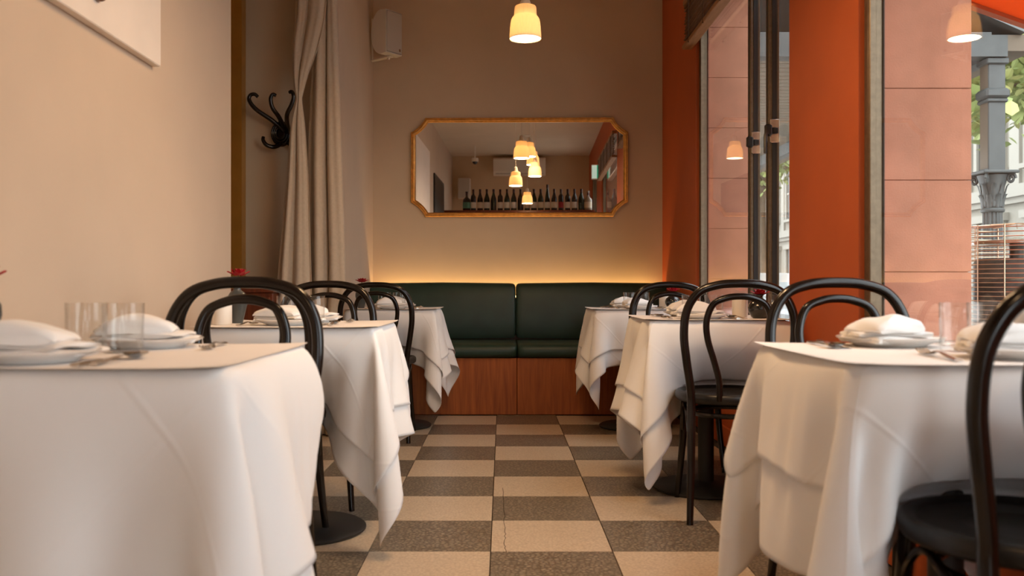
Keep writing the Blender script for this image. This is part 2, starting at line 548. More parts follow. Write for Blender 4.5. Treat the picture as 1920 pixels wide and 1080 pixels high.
def structbox(name, m, boxes, label=None, bev=0.0):
    b = MB()
    for q in boxes:
        b.box(*q, bev=bev)
    return struct(b.build(name, m, smooth=False), label)

structbox('wall_left', M['cream'], [(XL - 0.15, XL, YN, 4.06, 0, H)], 'warm cream plaster wall along the left side')
structbox('wall_back', M['taupe'], [(-1.15, XR + 0.06, YB, YB + 0.12, 0, H)], 'taupe plaster wall behind the green banquette')
structbox('wall_alcove', M['cream'], [(-1.12, -1.0, 5.48, YB, 0, H)], 'cream side wall between the curtain and the banquette')
structbox('wall_recess', M['taupe'], [(-2.5, -1.12, 5.60, 5.72, 0, H), (-2.5, -2.4, 3.9, 5.6, 0, H), (-2.5, XL - 0.15, 3.9, 4.0, 0, H)], 'taupe wall of the recess with the coat hook')
DX0, DX1, DH = 0.06, 0.98, 2.02  # opening for the added daylight door
structbox('wall_near', M['taupe'], [(XL - 0.15, XR + 0.06, YN - 0.12, YN, DH, H), (XL - 0.15, DX0, YN - 0.12, YN, 0, DH), (DX1, XR + 0.06, YN - 0.12, YN, 0, DH)], 'taupe wall seen in the mirror')
structbox('ceiling', M['ceil'], [(-2.5, XO, YN - 0.12, YB + 0.12, H, H + 0.1)], 'plain painted ceiling seen in the mirror')
structbox('trim_1', M['brass'], [(-1.655, -1.565, 5.51, 5.60, 0, H)], 'brass-clad upright beside the recess')

# right wall with openings: W1, W2, W3 (daylight windows on the street)
SILL, HEAD = 0.60, 2.78
OPEN = [(3.96, 5.87), (0.75, 3.19), (-1.55, -0.25)]
solid = [(5.87, YB + 0.12), (3.19, 3.96), (-0.25, 0.75), (YN - 0.12, -1.55)]
bx = [(XR, XR + 0.06, a, b, 0, H) for a, b in solid]
for a, b in OPEN:
    bx += [(XR, XR + 0.06, a, b, 0, SILL), (XR, XR + 0.06, a, b, HEAD, H)]
structbox('wall_right', M['orange'], bx, 'burnt orange wall with tall street windows on the right')
structbox('baseboard_right', M['orange'], [(XR - 0.018, XR - 0.001, YN, 6.25, 0, 0.11)], 'orange skirting along the right wall', bev=0.004)
# outer masonry: salmon ashlar courses set on a mortar core
core = [(XR + 0.075, XO - 0.012, a + (0.072 if a > YN else 0), b - (0.05 if b < YB else 0), -0.1, H) for a, b in solid]
core += [(XR + 0.075, XO - 0.012, a, b, -0.1, SILL - 0.06) for a, b in OPEN] + [(XR + 0.075, XO - 0.012, a, b, HEAD + 0.03, H) for a, b in OPEN]
sw = structbox('wall_street', M['pinkdark'], core, 'salmon rendered outer wall in wide courses')
CO = 0.325
for a, b in solid:
    z = CH - (510 - CY) / F * 3.25 - CO * 3
    while z < H:
        z0, z1 = max(z + 0.0012, -0.1), min(z + CO - 0.0012, H)
        if z1 > z0 + 0.05:
            MB().box(XR + 0.078, XO, a + (0.06 if a > YN else 0), b - (0.04 if b < YB else 0), z0, z1, bev=0.0015).build('stone_course', M['pink'], sw, smooth=False)
        z += CO
for a, b in OPEN:
    MB().box(XR + 0.078, XO + 0.03, a - 0.04, b + 0.06, SILL - 0.06, SILL - 0.012, bev=0.004).build('sill_stone', M['pink'], sw, smooth=False)
    MB().box(XR + 0.078, XO, a - 0.04, b + 0.06, HEAD + 0.02, H, bev=0.004).build('lintel_stone', M['pink'], sw, smooth=False)

# windows
def pane_obj(parent, y0, y1, z0, z1, x):
    o = MB().box(x - 0.002, x + 0.002, y0, y1, z0, z1).build('pane', M['pane'], parent, smooth=False)
    return o
GX = 1.278
def window(n, y0, y1, label, mull=()):
    wo = bpy.data.objects.new('window_%d' % n, None)
    COL.objects.link(wo)
    struct(wo, label)
    fw = 0.035
    # inner orange reveal returns
    MB().box(XR + 0.0605, XR + 0.076, y1 - 0.001, y1 + 0.05, SILL, HEAD).build('reveal_edge', M['orange'], wo, smooth=False)
    fr = MB()
    fr.box(GX - 0.022, GX + 0.022, y1 - 0.05, y1 - 0.0005, SILL, HEAD, bev=0.003)
    fr.box(GX - 0.022, GX + 0.022, y0, y0 + 0.05, SILL, HEAD, bev=0.003)
    fr.build('frame', M['bronze'], wo, smooth=False)
    MB().box(GX - 0.022, GX + 0.022, y0 + 0.05, y1 - 0.05, SILL, SILL + 0.05, bev=0.003).build('bottom_rail', M['bronze'], wo, smooth=False)
    MB().box(GX - 0.022, GX + 0.022, y0 + 0.05, y1 - 0.05, HEAD - 0.05, HEAD, bev=0.003).build('top_rail', M['bronze'], wo, smooth=False)
    g = MB(); g.box(GX + 0.0225, GX + 0.026, y1 - 0.058, y1 - 0.002, SILL + 0.05, HEAD - 0.05)
    g.build('gasket', M['rubber'], wo, smooth=False)
    ys = [y0 + 0.05]
    for a, b in mull:
        s = MB().box(GX - 0.028, GX + 0.022, a, b, SILL + 0.05, HEAD - 0.05, bev=0.004)
        st = s.build('stile', M['bronze'], wo, smooth=False)
        MB().box(GX - 0.012, GX + 0.010, a - 0.004, a - 0.0002, SILL + 0.05, HEAD - 0.05).build('gasket', M['rubber'], st, smooth=False)
        MB().box(GX - 0.0295, GX - 0.0282, a + (b - a) * 0.4, a + (b - a) * 0.6, SILL + 0.05, HEAD - 0.05).build('groove', M['rubber'], st, smooth=False)
        ys += [a, b]
    ys.append(y1 - 0.05)
    for q in range(0, len(ys), 2):
        pane_obj(wo, ys[q], ys[q + 1], SILL + 0.05, HEAD - 0.05, GX)
    MB().box(XR - 0.03, GX - 0.022, y0, y1, SILL - 0.03, SILL, bev=0.004).build('window_sill', M['orange'], wo, smooth=False)
    return wo
w1 = window(1, *OPEN[0], label='far street window with two bronze stiles', mull=((4.31, 4.36), (4.63, 4.68)))
w2 = window(2, *OPEN[1], label='near street window looking onto the pavement')
w3 = window(3, *OPEN[2], label='street window seen only in the mirror', mull=((-0.95, -0.82),))
# unseen glazed door added behind the camera, for daylight on the near cloths
dr_ = bpy.data.objects.new('added_door_1', None); COL.objects.link(dr_); struct(dr_, 'glazed door added behind the camera to let daylight in')
for a, b in ((DX0, DX1),):
    lf = MB()
    for q in ((a, a + 0.05, 0.005, DH), (b - 0.05, b, 0.005, DH), (a + 0.05, b - 0.05, 0.005, 0.12), (a + 0.05, b - 0.05, DH - 0.06, DH)):
        lf.box(q[0], q[1], YN - 0.08, YN - 0.04, q[2], q[3])
    lo_ = lf.build('added_door_leaf', M['bronze'], dr_, smooth=False)
    MB().box(a + 0.05, b - 0.05, YN - 0.062, YN - 0.058, 0.12, DH - 0.06).build('pane', M['pane'], lo_, smooth=False)
# window latches
def latch(y, z, label, lever):
    t = thing('window_latch', label, 'window latch', (GX - 0.003, y, z))
    MB().box(-0.022, 0.022, -0.014, -0.0045, -0.055, 0.055, bev=0.003).build('backplate', M['steel'], t, smooth=False)
    MB().box(-0.052, -0.018, -0.040, -0.0145, -0.028, 0.028, bev=0.007).build('hub', M['black'], t)
    MB().box(-0.018, 0.012, -0.030, -0.0145, -0.014, 0.014, bev=0.004).build('thumb_catch', M['black'], t)
    if lever:
        MB().tube([(-0.040, -0.03, 0.0), (-0.052, -0.04, -0.03), (-0.054, -0.042, -0.11)], [0.010, 0.009, 0.007], 8).build('lever', M['black'], t)
latch(4.63, CH + (CY - 268) / F * 4.63, 'black and chrome latch on the stile nearer the mirror', False)
latch(4.31, CH + (CY - 246) / F * 4.31, 'black and chrome latch with hanging lever nearer the orange pier', True)

# bamboo blinds above the windows
def blind(y0, y1, z0, z1, label):
    t = thing('bamboo_blind', label, 'blind', (XR - 0.035, (y0 + y1) / 2, z0))
    L = (y1 - y0) / 2
    n = 12
    hh = (z1 - z0 - 0.03) / n
    sl = MB().tube([(0, -L, 0), (0, L, 0)], hh * 0.52, 6, flat=0.55).mesh('slat')
    sl.materials.append(M['bamboo'])
    for k in range(n):
        link('slat', sl, None, t, (random.uniform(-0.006, 0.006) - 0.01, random.uniform(-0.004, 0.004), 0.03 + hh * (k + 0.5)))
    MB().box(-0.035, 0.03, -L, L, 0, 0.026, bev=0.004).build('bottom_batten', M['blindrail'], t, smooth=False)
    for k in range(5):
        yy = L - 0.2 - k * (2 * L - 0.4) / 4
        MB().tube([(-0.034, yy, -0.004), (-0.034, yy, z1 - z0)], 0.004, 6).build('cord', M['cord'], t)
    MB().box(-0.03, 0.03, -L, L, z1 - z0, z1 - z0 + 0.035, bev=0.004).build('head_rail', M['blindrail'], t, smooth=False)
blind(3.9, 5.97, 2.42, 2.70, 'half-raised bamboo blind over the far street window')
blind(0.8, 3.25, 2.42, 2.70, 'bamboo blind over the near window, seen in the mirror')

# ------------------------------------------------------------------ banquette
bq = thing('banquette', 'dark green leather banquette on an orange-brown wooden plinth', 'bench', (0, 0, 0))
seam = 0.10
SX0, SX1 = -0.995, XR - 0.005
for a, b in ((SX0, seam - 0.0015), (seam + 0.0015, SX1)):
    MB().box(a, b, 6.278, 6.94, 0.005, 0.392, bev=0.003).build('plinth_panel', M['wood'], bq, smooth=False)
def cushion(x0, x1, prof, name):
    # profile in (y,z) extruded along x with rounded, slightly pillowed ends
    mb = MB()
    n = len(prof)
    cy = sum(p[0] for p in prof) / n; cz = sum(p[1] for p in prof) / n
    rings = [(x0, 0.03), (x0 + 0.006, 0.012), (x0 + 0.018, 0.003), (x0 + 0.05, 0.0), ((x0 + x1) / 2, -0.006), (x1 - 0.05, 0.0), (x1 - 0.018, 0.003), (x1 - 0.006, 0.012), (x1, 0.03)]
    vs, fs = [], []
    for x, ins in rings:
        for (y, z) in prof:
            d = Vector((y - cy, z - cz)); L = d.length
            d = d * ((L - ins) / L)
            vs.append((x, cy + d.x, cz + d.y))
    m = len(rings)
    for i in range(m - 1):
        for k in range(n):
            fs.append((i * n + k, i * n + (k + 1) % n, (i + 1) * n + (k + 1) % n, (i + 1) * n + k))
    fs.append(tuple(range(n))); fs.append(tuple(range((m - 1) * n, m * n))[::-1])
    mb.add(vs, fs)
    return mb.build(name, M['leather'], bq, angle=60)
seatp = [(6.262, 0.40), (6.252, 0.42), (6.250, 0.45), (6.262, 0.476), (6.30, 0.490), (6.45, 0.497), (6.70, 0.492), (6.90, 0.484), (6.93, 0.47), (6.93, 0.393), (6.30, 0.393)]
backp = [(6.86, 0.497), (6.852, 0.53), (6.856, 0.65), (6.876, 0.80), (6.893, 0.875), (6.91, 0.900), (6.935, 0.908), (6.96, 0.905), (6.975, 0.89), (6.975, 0.50)]
for a, b in ((SX0, seam - 0.001), (seam + 0.001, SX1)):
    cushion(a, b, seatp, 'seat_cushion')
    cushion(a, b, backp, 'back_cushion')
MB().box(SX0 + 0.02, SX1 - 0.02, 6.976, 7.09, 0.005, 0.80).build('back_support', M['darkwood'], bq, smooth=False)
lt = tag(MB().box(SX0 + 0.03, SX1 - 0.03, 7.02, 7.05, 0.801, 0.812).build('led_strip', M['led'], smooth=False), 'warm light strip hidden along the top of the banquette back', 'light strip')

# ------------------------------------------------------------------ mirror
MC = at(973.5, 314.5, YB)
mw, mh = 405 / F * YB / 2, 185 / F * YB / 2
def moutline(d, na=8):
    W, Hh, c, e = mw, mh, 0.10, 0.112
    r = math.hypot(c, e + c) + d
    pts = []
    dy = math.sqrt(r * r - (c + d) ** 2)
    a0 = math.atan2(-dy, -(c + d))       # on x = W-d
    a1 = math.atan2(-(c + d), -dy)       # on z = H-d
    arc = []
    for k in range(na + 1):
        a = a0 + (a1 - a0) * k / na
        arc.append((W + c + r * math.cos(a), Hh + c + r * math.sin(a)))
    pts += arc
    pts += [(-x, z) for x, z in arc[::-1]]
    pts += [(-x, -z) for x, z in arc]
    pts += [(x, -z) for x, z in arc[::-1]]
    return pts
mir = thing('wall_mirror', 'wide gilt-framed mirror with scooped corners above the banquette', 'mirror', (MC.x, YB - 0.012, MC.z), rz=-0.0165)
prof = [(0.0, 0.0), (0.0, 0.022), (0.004, 0.027), (0.009, 0.027), (0.012, 0.020), (0.016, 0.020), (0.019, 0.024), (0.024, 0.023), (0.026, 0.016), (0.031, 0.013), (0.034, 0.008), (0.034, 0.0)]
fm = MB(); vs, fs = [], []
np_ = None
for d, h in prof:
    o = moutline(d); np_ = len(o)
    vs += [(x, -h, z) for x, z in o]
for i in range(len(prof) - 1):
    for k in range(np_):
        fs.append((i * np_ + k, i * np_ + (k + 1) % np_, (i + 1) * np_ + (k + 1) % np_, (i + 1) * np_ + k))
fm.add(vs, fs).build('frame', M['gold'], mir, angle=30)
o = moutline(0.030)
MB().add([(x, -0.005, z) for x, z in o], [tuple(range(len(o)))]).build('mirror_glass', M['mirror'], mir, smooth=False)
o = moutline(0.01)
MB().add([(x, -0.001, z) for x, z in o] + [(x, 0.006, z) for x, z in o], [tuple(range(len(o))), tuple(range(len(o), 2 * len(o)))] + [(i, (i + 1) % len(o), len(o) + (i + 1) % len(o), len(o) + i) for i in range(len(o))]).build('backing_board', M['darkwood'], mir, smooth=False)

# ------------------------------------------------------------------ pendants
def pendant_proto():
    t = thing('pendant_lamp', 'pendant', 'lamp')
    R = 0.0825
    pr = [(1.0, 0.0), (1.0, 0.012), (0.985, 0.035), (0.965, 0.062), (0.93, 0.085), (0.89, 0.101), (0.82, 0.112), (0.755, 0.118), (0.722, 0.1195), (0.712, 0.126), (0.69, 0.155), (0.68, 0.165), (0.64, 0.171), (0.55, 0.174), (0.30, 0.175)]
    outer = [(R * r, z) for r, z in pr]
    inner = [(R * r - 0.003, z if z > 0 else 0.0) for r, z in pr[:-2]]
    inner = [(r, min(z, 0.168)) for r, z in inner] + [(0.02, 0.170)]
    mb = MB()
    mb.lathe(outer, 288, rib=72, ribd=0.0010)
    mb.build('lamp_shade', M['shade'], t, angle=80)
    MB().lathe([(0.028, 0.172), (0.028, 0.19), (0.022, 0.205), (0.022, 0.222), (0.012, 0.232), (0.006, 0.236)], 24).build('socket', M['whiteplastic'], t)
    MB().sphere((0, 0, 0.085), 0.033, 16, 10).build('bulb', M['bulb'], t)
    MB().lathe([(0.014, 0.095), (0.014, 0.173)], 16).build('bulb_cap', M['steel'], t)
    MB().tube([(0, 0, 0.23), (0, 0, 1.0)], 0.0028, 6).build('cord', M['whiteplastic'], t)
    MB().lathe([(0.0, 0.004), (0.0805, 0.004), (0.0805, 0.007), (0.0, 0.007)], 48).build('diffuser', M['diffuser'], t, angle=30)
    return t
PEND = [  # x, y, bottom z, label
    (0.121, 4.84, 2.185, 'lit ribbed pendant lamp hanging in front of the back wall'),
    (0.19, 2.95, 2.47, 'high pendant half hidden behind the largest lamp in the mirror'),
    (0.236, 2.35, 2.45, 'pendant behind the right-hand lamp of the mirrored cluster'),
    (0.262, 2.70, 2.26, 'pendant at right of the mirrored lamp cluster'),
    (0.025, 2.90, 2.12, 'pendant at left of the mirrored lamp cluster'),
    (0.151, 0.05, 2.165, 'smallest and lowest pendant in the mirror, before the bottles'),
]
proto = None
for i, (x, y, z, lab) in enumerate(PEND):
    if proto is None:
        p = proto = pendant_proto()
    else:
        p = copy_tree(proto)
    tag(p, lab, 'lamp', 'ribbed pendant lamps')
    p.location = (x, y, z)
    for ch in p.children:
        if ch.name.startswith('cord'):
            ch.scale = (1, 1, 1)
            L = H - z
            me = MB().tube([(0, 0, 0.23), (0, 0, L)], 0.0028, 6).mesh('cord'); me.materials.append(M['whiteplastic'])
            ch.data = me
    L = H - z
    MB().lathe([(0.045, L - 0.001), (0.045, L - 0.012), (0.035, L - 0.022), (0.008, L - 0.026)], 24).build('ceiling_rose', M['whiteplastic'], p)
    ld = bpy.data.lights.new('pendant_light', 'AREA')
    ld.shape = 'DISK'
    ld.size = 0.15
    ld.energy = PENDANT_W
    ld.color = WARM
    lo = bpy.data.objects.new('pendant_light', ld)
    lo.location = (0, 0, 0.002)
    lo.parent = p
    COL.objects.link(lo)

# ------------------------------------------------------------------ tables and cloths
TZ = 0.738
TAB = {  # key: (cx, cy, half x, half y, side, words)
    '1L': (-0.765, 1.805, 0.325, 0.32, -1, 'front left table'),
    '2L': (-0.72, 3.31, 0.30, 0.30, -1, 'middle left table'),
    '3L': (-0.675, 5.79, 0.275, 0.29, -1, 'left table by the banquette'),
    '1R': (0.895, 1.855, 0.295, 0.30, 1, 'front right table'),
    '2R': (0.885, 3.995, 0.295, 0.295, 1, 'middle right table'),
    '3R': (0.835, 5.76, 0.285, 0.29, 1, 'right table by the banquette'),
}
KEYS = list(TAB)
for k in KEYS:
    cx, cy, hx, hy, sd, wd = TAB[k]
    t = thing('pedestal_table', 'black pedestal table under the white cloth, ' + wd, 'table', (cx, cy, 0), group='pedestal dining tables')
    MB().lathe([(0.0, 0.001), (0.222, 0.001), (0.227, 0.006), (0.227, 0.012), (0.215, 0.020), (0.06, 0.030), (0.045, 0.036), (0.0, 0.036)], 48).build('base_plate', M['iron'], t)
    MB().lathe([(0.034, 0.034), (0.034, 0.70)], 24).build('column', M['iron'], t)
    MB().box(-hx + 0.03, hx - 0.03, -hy + 0.03, hy - 0.03, 0.70, TZ - 0.003, bev=0.004).build('tabletop', M['darkwood'], t, smooth=False)

# chairs: key, seat centre, rotation, label
CH_R = 0.205
CHAIRS = [
    (-0.70, 2.235, PI, 'black bentwood chair facing the camera behind the front left table'),
    (-0.80, 3.085, 0.0, 'black bentwood chair with its back to the camera at the middle left table'),
    (-0.765, 3.765, PI, 'black bentwood chair on the far side of the middle left table'),
    (-0.715, 5.435, 0.0, 'black bentwood chair at the left table by the banquette'),
    (0.945, 5.435, 0.0, 'black bentwood chair at the right table by the banquette'),
    (0.872, 4.510, PI, 'black bentwood chair on the far side of the middle right table'),
    (0.895, 3.655, 0.0 - 0.06, 'black bentwood chair with visible seat at the middle right table'),
    (0.995, 2.475, PI, 'black bentwood chair facing the camera behind the front right table'),
    (0.915, 1.615, 0.0, 'black bentwood chair cut off by the right edge, nearest the camera'),
]

# --- cloth drape: position-based dynamics for all six cloths together
def drape():
    N = 61
    nt_ = len(KEYS)
    S_ = {'1L': (1.50, 1.50), '2L': (1.34, 1.22), '3L': (1.22, 1.22), '1R': (1.34, 1.30), '2R': (1.32, 1.32), '3R': (1.22, 1.22)}
    rot = {'1L': 2.0, '2L': -2.5, '3L': 2.0, '1R': -3.0, '2R': 3.0, '3R': -2.0}
    off = {'1L': (0.02, -0.04), '2L': (0.015, -0.08), '3L': (0.01, 0.0), '1R': (-0.02, -0.06), '2R': (-0.02, -0.01), '3R': (-0.01, 0)}
    P = np.zeros((nt_, N, N, 3)); restx = np.zeros((nt_, 1, 1)); resty = np.zeros((nt_, 1, 1))
    hx = np.zeros((nt_, 1, 1)); hy = np.zeros((nt_, 1, 1)); C = np.zeros((nt_, 1, 1, 2))
    rs = np.random.RandomState(3)
    for q, k in enumerate(KEYS):
        cx, cy, a, b, sd, wd = TAB[k]
        hx[q], hy[q] = a, b
        g = np.linspace(-0.5, 0.5, N)
        X, Y = np.meshgrid(g * S_[k][0], g * S_[k][1], indexing='ij')
        r = math.radians(rot[k])
        P[q, :, :, 0] = X * math.cos(r) - Y * math.sin(r) + off[k][0]
        P[q, :, :, 1] = X * math.sin(r) + Y * math.cos(r) + off[k][1]
        P[q, :, :, 2] = TZ + 0.002
        restx[q] = S_[k][0] / (N - 1); resty[q] = S_[k][1] / (N - 1)
    pin = (np.abs(P[..., 0]) <= hx + 0.004) & (np.abs(P[..., 1]) <= hy + 0.004)
    P0 = P.copy()
    P[..., 2] += rs.uniform(-1, 1, P.shape[:3]) * 0.002 * (~pin)
    # start partly folded down to avoid a violent fall
    dx = np.maximum(np.abs(P[..., 0]) - hx, 0); dy = np.maximum(np.abs(P[..., 1]) - hy, 0)
    d = np.sqrt(dx ** 2 + dy ** 2)
    P[..., 2] -= d * 0.75
    P[..., 0] -= np.sign(P[..., 0]) * dx * 0.35
    P[..., 1] -= np.sign(P[..., 1]) * dy * 0.35
    P = P.astype(np.float32); P0 = P0.astype(np.float32)
    V = np.zeros_like(P)
    W = np.where(pin, 0.0, 1.0)[..., None].astype(np.float32)
    wl = np.array([(-0.985 if k == '3L' else XL + 0.012) - TAB[k][0] for k in KEYS]).reshape(-1, 1, 1)
    wr = np.array([XR - 0.04 - TAB[k][0] for k in KEYS]).reshape(-1, 1, 1)
    chairs = []
    for q, k in enumerate(KEYS):
        cx, cy = TAB[k][:2]
        for (x, y, rz, l) in CHAIRS:
            if abs(y - cy) < 0.62 and abs(x - cx) < 0.4:
                chairs.append((q, x - cx, y - cy))
    def solve(A, B, L, k):
        a, b = P[A], P[B]
        wa, wb = W[A], W[B]
        dlt = b - a
        ln = np.sqrt(np.einsum('...i,...i->...', dlt, dlt))[..., None] + np.float32(1e-9)
        ws = wa + wb
        c = np.where(ws > 0, (ln - L) / (ln * np.maximum(ws, 1e-9)) * k, 0) * dlt
        P[A] += wa * c
        P[B] -= wb * c
    RX = restx[..., None].astype(np.float32); RY = resty[..., None].astype(np.float32); R2 = np.sqrt(RX ** 2 + RY ** 2)
    sl = slice
    A_ = sl(None)
    batches = []
    for p in (0, 1):
        n = (N - p) // 2
        ia = sl(p, p + 2 * n - 1, 2); ib = sl(p + 1, p + 2 * n, 2)
        batches.append(((A_, ia, A_), (A_, ib, A_), RX, 1.0))
        batches.append(((A_, A_, ia), (A_, A_, ib), RY, 1.0))
        batches.append(((A_, ia, sl(0, N - 1)), (A_, ib, sl(1, N)), R2, 0.30))
        batches.append(((A_, ia, sl(1, N)), (A_, ib, sl(0, N - 1)), R2, 0.30))
    bend = []
    for gap, kk in ((2, 0.18), (4, 0.09), (8, 0.025)):
        bend.append(((A_, sl(0, N - gap), A_), (A_, sl(gap, N), A_), gap * RX, kk))
        bend.append(((A_, A_, sl(0, N - gap)), (A_, A_, sl(gap, N)), gap * RY, kk))
    dt = 0.018
    for step in range(170):
        V[..., 2] -= 9.8 * dt
        V *= 0.965
        old = P.copy()
        P += V * dt * W
        for it in range(14):
            for b in batches:
                solve(*b)
            if it % 4 == 0:
                for b in bend:
                    solve(*b)
            # collisions: table slab (skirt 3 cm), chairs' seats, floor
            if it % 3 == 2:
                x, y, z = P[..., 0], P[..., 1], P[..., 2]
                px = hx + 0.004 - np.abs(x); py = hy + 0.004 - np.abs(y)
                ins = (px > 0) & (py > 0) & (z < TZ) & (z > TZ - 0.10) & (~pin)
                mx = ins & (px <= py); my = ins & (px > py)
                x += np.where(mx, np.sign(x) * px, 0)
                y += np.where(my, np.sign(y) * py, 0)
                for (q, ox, oy) in chairs:
                    r = CH_R + 0.016
                    xx, yy, zz = P[q, ..., 0] - ox, P[q, ..., 1] - oy, P[q, ..., 2]
                    if oy > 0:                          # chairs across the table: the cloth rests on the seat
                        on = (xx ** 2 + yy ** 2 < r * r) & (zz < 0.480) & (zz > 0.33)
                        P[q, ..., 2] += np.where(on, np.clip(0.480 - zz, 0, 0.03), 0)
                        continue
                    s = 1.0                             # chairs on the near side push the cloth under the table
                    lim = np.sqrt(np.maximum(r * r - xx ** 2, 0))
                    hit = (np.abs(xx) < r) & (zz < 0.478) & (zz > 0.36) & (s * yy < lim) & (s * yy > -0.42)
                    soft = np.clip(lim - s * yy, 0, 0.012)
                    P[q, ..., 1] += np.where(hit, s * soft, 0)
                np.maximum(z, 0.012, out=z)
                np.maximum(x, wl, out=x); np.minimum(x, wr, out=x)
        P = np.where(pin[..., None], P0, P)
        V = (P - old) / dt
        sp = np.sqrt((V ** 2).sum(-1, keepdims=True))
        V *= np.minimum(1.0, 2.2 / np.maximum(sp, 1e-6))
    return P, N

DR, DN = drape()
CLOTHS = {}
for q, k in enumerate(KEYS):
    cx, cy, hx, hy, sd, wd = TAB[k]
    me = bpy.data.meshes.new('tablecloth')
    vs = DR[q].reshape(-1, 3).tolist()
    fs = [(i * DN + j, (i + 1) * DN + j, (i + 1) * DN + j + 1, i * DN + j + 1) for i in range(DN - 1) for j in range(DN - 1)]
    me.from_pydata(vs, [], fs)
    uv = me.uv_layers.new(name='UVMap')
    idx = np.empty(len(me.loops), dtype=np.int32)
    me.loops.foreach_get('vertex_index', idx)
    co2 = np.stack([(idx // DN) / (DN - 1), (idx % DN) / (DN - 1)], 1).astype(np.float32).ravel()
    uv.data.foreach_set('uv', co2)
    me.polygons.foreach_set('use_smooth', [True] * len(me.polygons))
    o = link('tablecloth', me, M['cloth'], None, (cx, cy, 0))
    tag(o, 'long white tablecloth hanging in folds from the ' + wd, 'tablecloth', 'white tablecloths')
    sb = o.modifiers.new('subdivision', 'SUBSURF'); sb.levels = 1; sb.render_levels = 1
    so = o.modifiers.new('thickness', 'SOLIDIFY'); so.thickness = 0.0012; so.offset = -1
    CLOTHS[k] = o
    # shorter overcloth lying on the long cloth, following its folds
    mcut = {'1L': 4, '1R': 8}.get(k, 5)
    G = DR[q].astype(np.float64)
    du = np.gradient(G, axis=0); dv = np.gradient(G, axis=1)
    nr = np.cross(du, dv); nr /= np.maximum(np.linalg.norm(nr, axis=-1, keepdims=True), 1e-9)
    for _ in range(3):
        a_ = nr.copy()
        a_[1:] += nr[:-1]; a_[:-1] += nr[1:]; a_[:, 1:] += nr[:, :-1]; a_[:, :-1] += nr[:, 1:]
        nr = a_ / np.maximum(np.linalg.norm(a_, axis=-1, keepdims=True), 1e-9)
    ii = np.arange(DN); ed = np.minimum.outer(np.minimum(ii, DN - 1 - ii), np.minimum(ii, DN - 1 - ii)) - mcut
    fl_ = np.clip(1 - ed / 7.0, 0, 1) ** 2 * 0.007
    hang = np.clip((TZ - G[..., 2]) / 0.04, 0, 1)
    G = G + nr * (0.0012 + (0.0022 + fl_) * hang)[..., None]
    G = G[mcut:-mcut, mcut:-mcut]
    n2 = G.shape[0]
    me2 = bpy.data.meshes.new('overcloth')
    me2.from_pydata(G.reshape(-1, 3).tolist(), [], [(i * n2 + j, (i + 1) * n2 + j, (i + 1) * n2 + j + 1, i * n2 + j + 1) for i in range(n2 - 1) for j in range(n2 - 1)])
    uv2 = me2.uv_layers.new(name='UVMap')
    idx = np.empty(len(me2.loops), dtype=np.int32)
    me2.loops.foreach_get('vertex_index', idx)
    uv2.data.foreach_set('uv', np.stack([(idx // n2) / (n2 - 1), (idx % n2) / (n2 - 1)], 1).astype(np.float32).ravel())
    me2.polygons.foreach_set('use_smooth', [True] * len(me2.polygons))
    o2 = link('overcloth', me2, M['cloth'], None, (cx, cy, 0))
    tag(o2, 'shorter white overcloth lying on the long cloth of the ' + wd, 'tablecloth', 'white overcloths')
    sb = o2.modifiers.new('subdivision', 'SUBSURF'); sb.levels = 1; sb.render_levels = 1
    so = o2.modifiers.new('thickness', 'SOLIDIFY'); so.thickness = 0.0012; so.offset = -1
    # flat paper cover on top with slightly lifted corners
    e = 0.008
    pm = MB()
    n = 12
    for zz in (0.0, 0.0012):
        vs, fs = [], []
        for i in range(n + 1):
            for j in range(n + 1):
                u, v = 2 * i / n - 1, 2 * j / n - 1
                z = 0.0035 * (abs(u) ** 6) * (abs(v) ** 6) + zz
                vs.append((u * (hx + e), v * (hy + e), z))
        for i in range(n):
            for j in range(n):
                fs.append((i * (n + 1) + j, (i + 1) * (n + 1) + j, (i + 1) * (n + 1) + j + 1, i * (n + 1) + j + 1))
        pm.add(vs, fs)
    tag(pm.build('paper_cover', M['paper'], None, (cx - (0.022 if k == '1L' else 0.0), cy, TZ + 0.0050), (0, 0, math.radians(random.uniform(-0.6, 0.6)))), 'square white paper cover lying on the ' + wd, 'table cover', 'paper table covers')

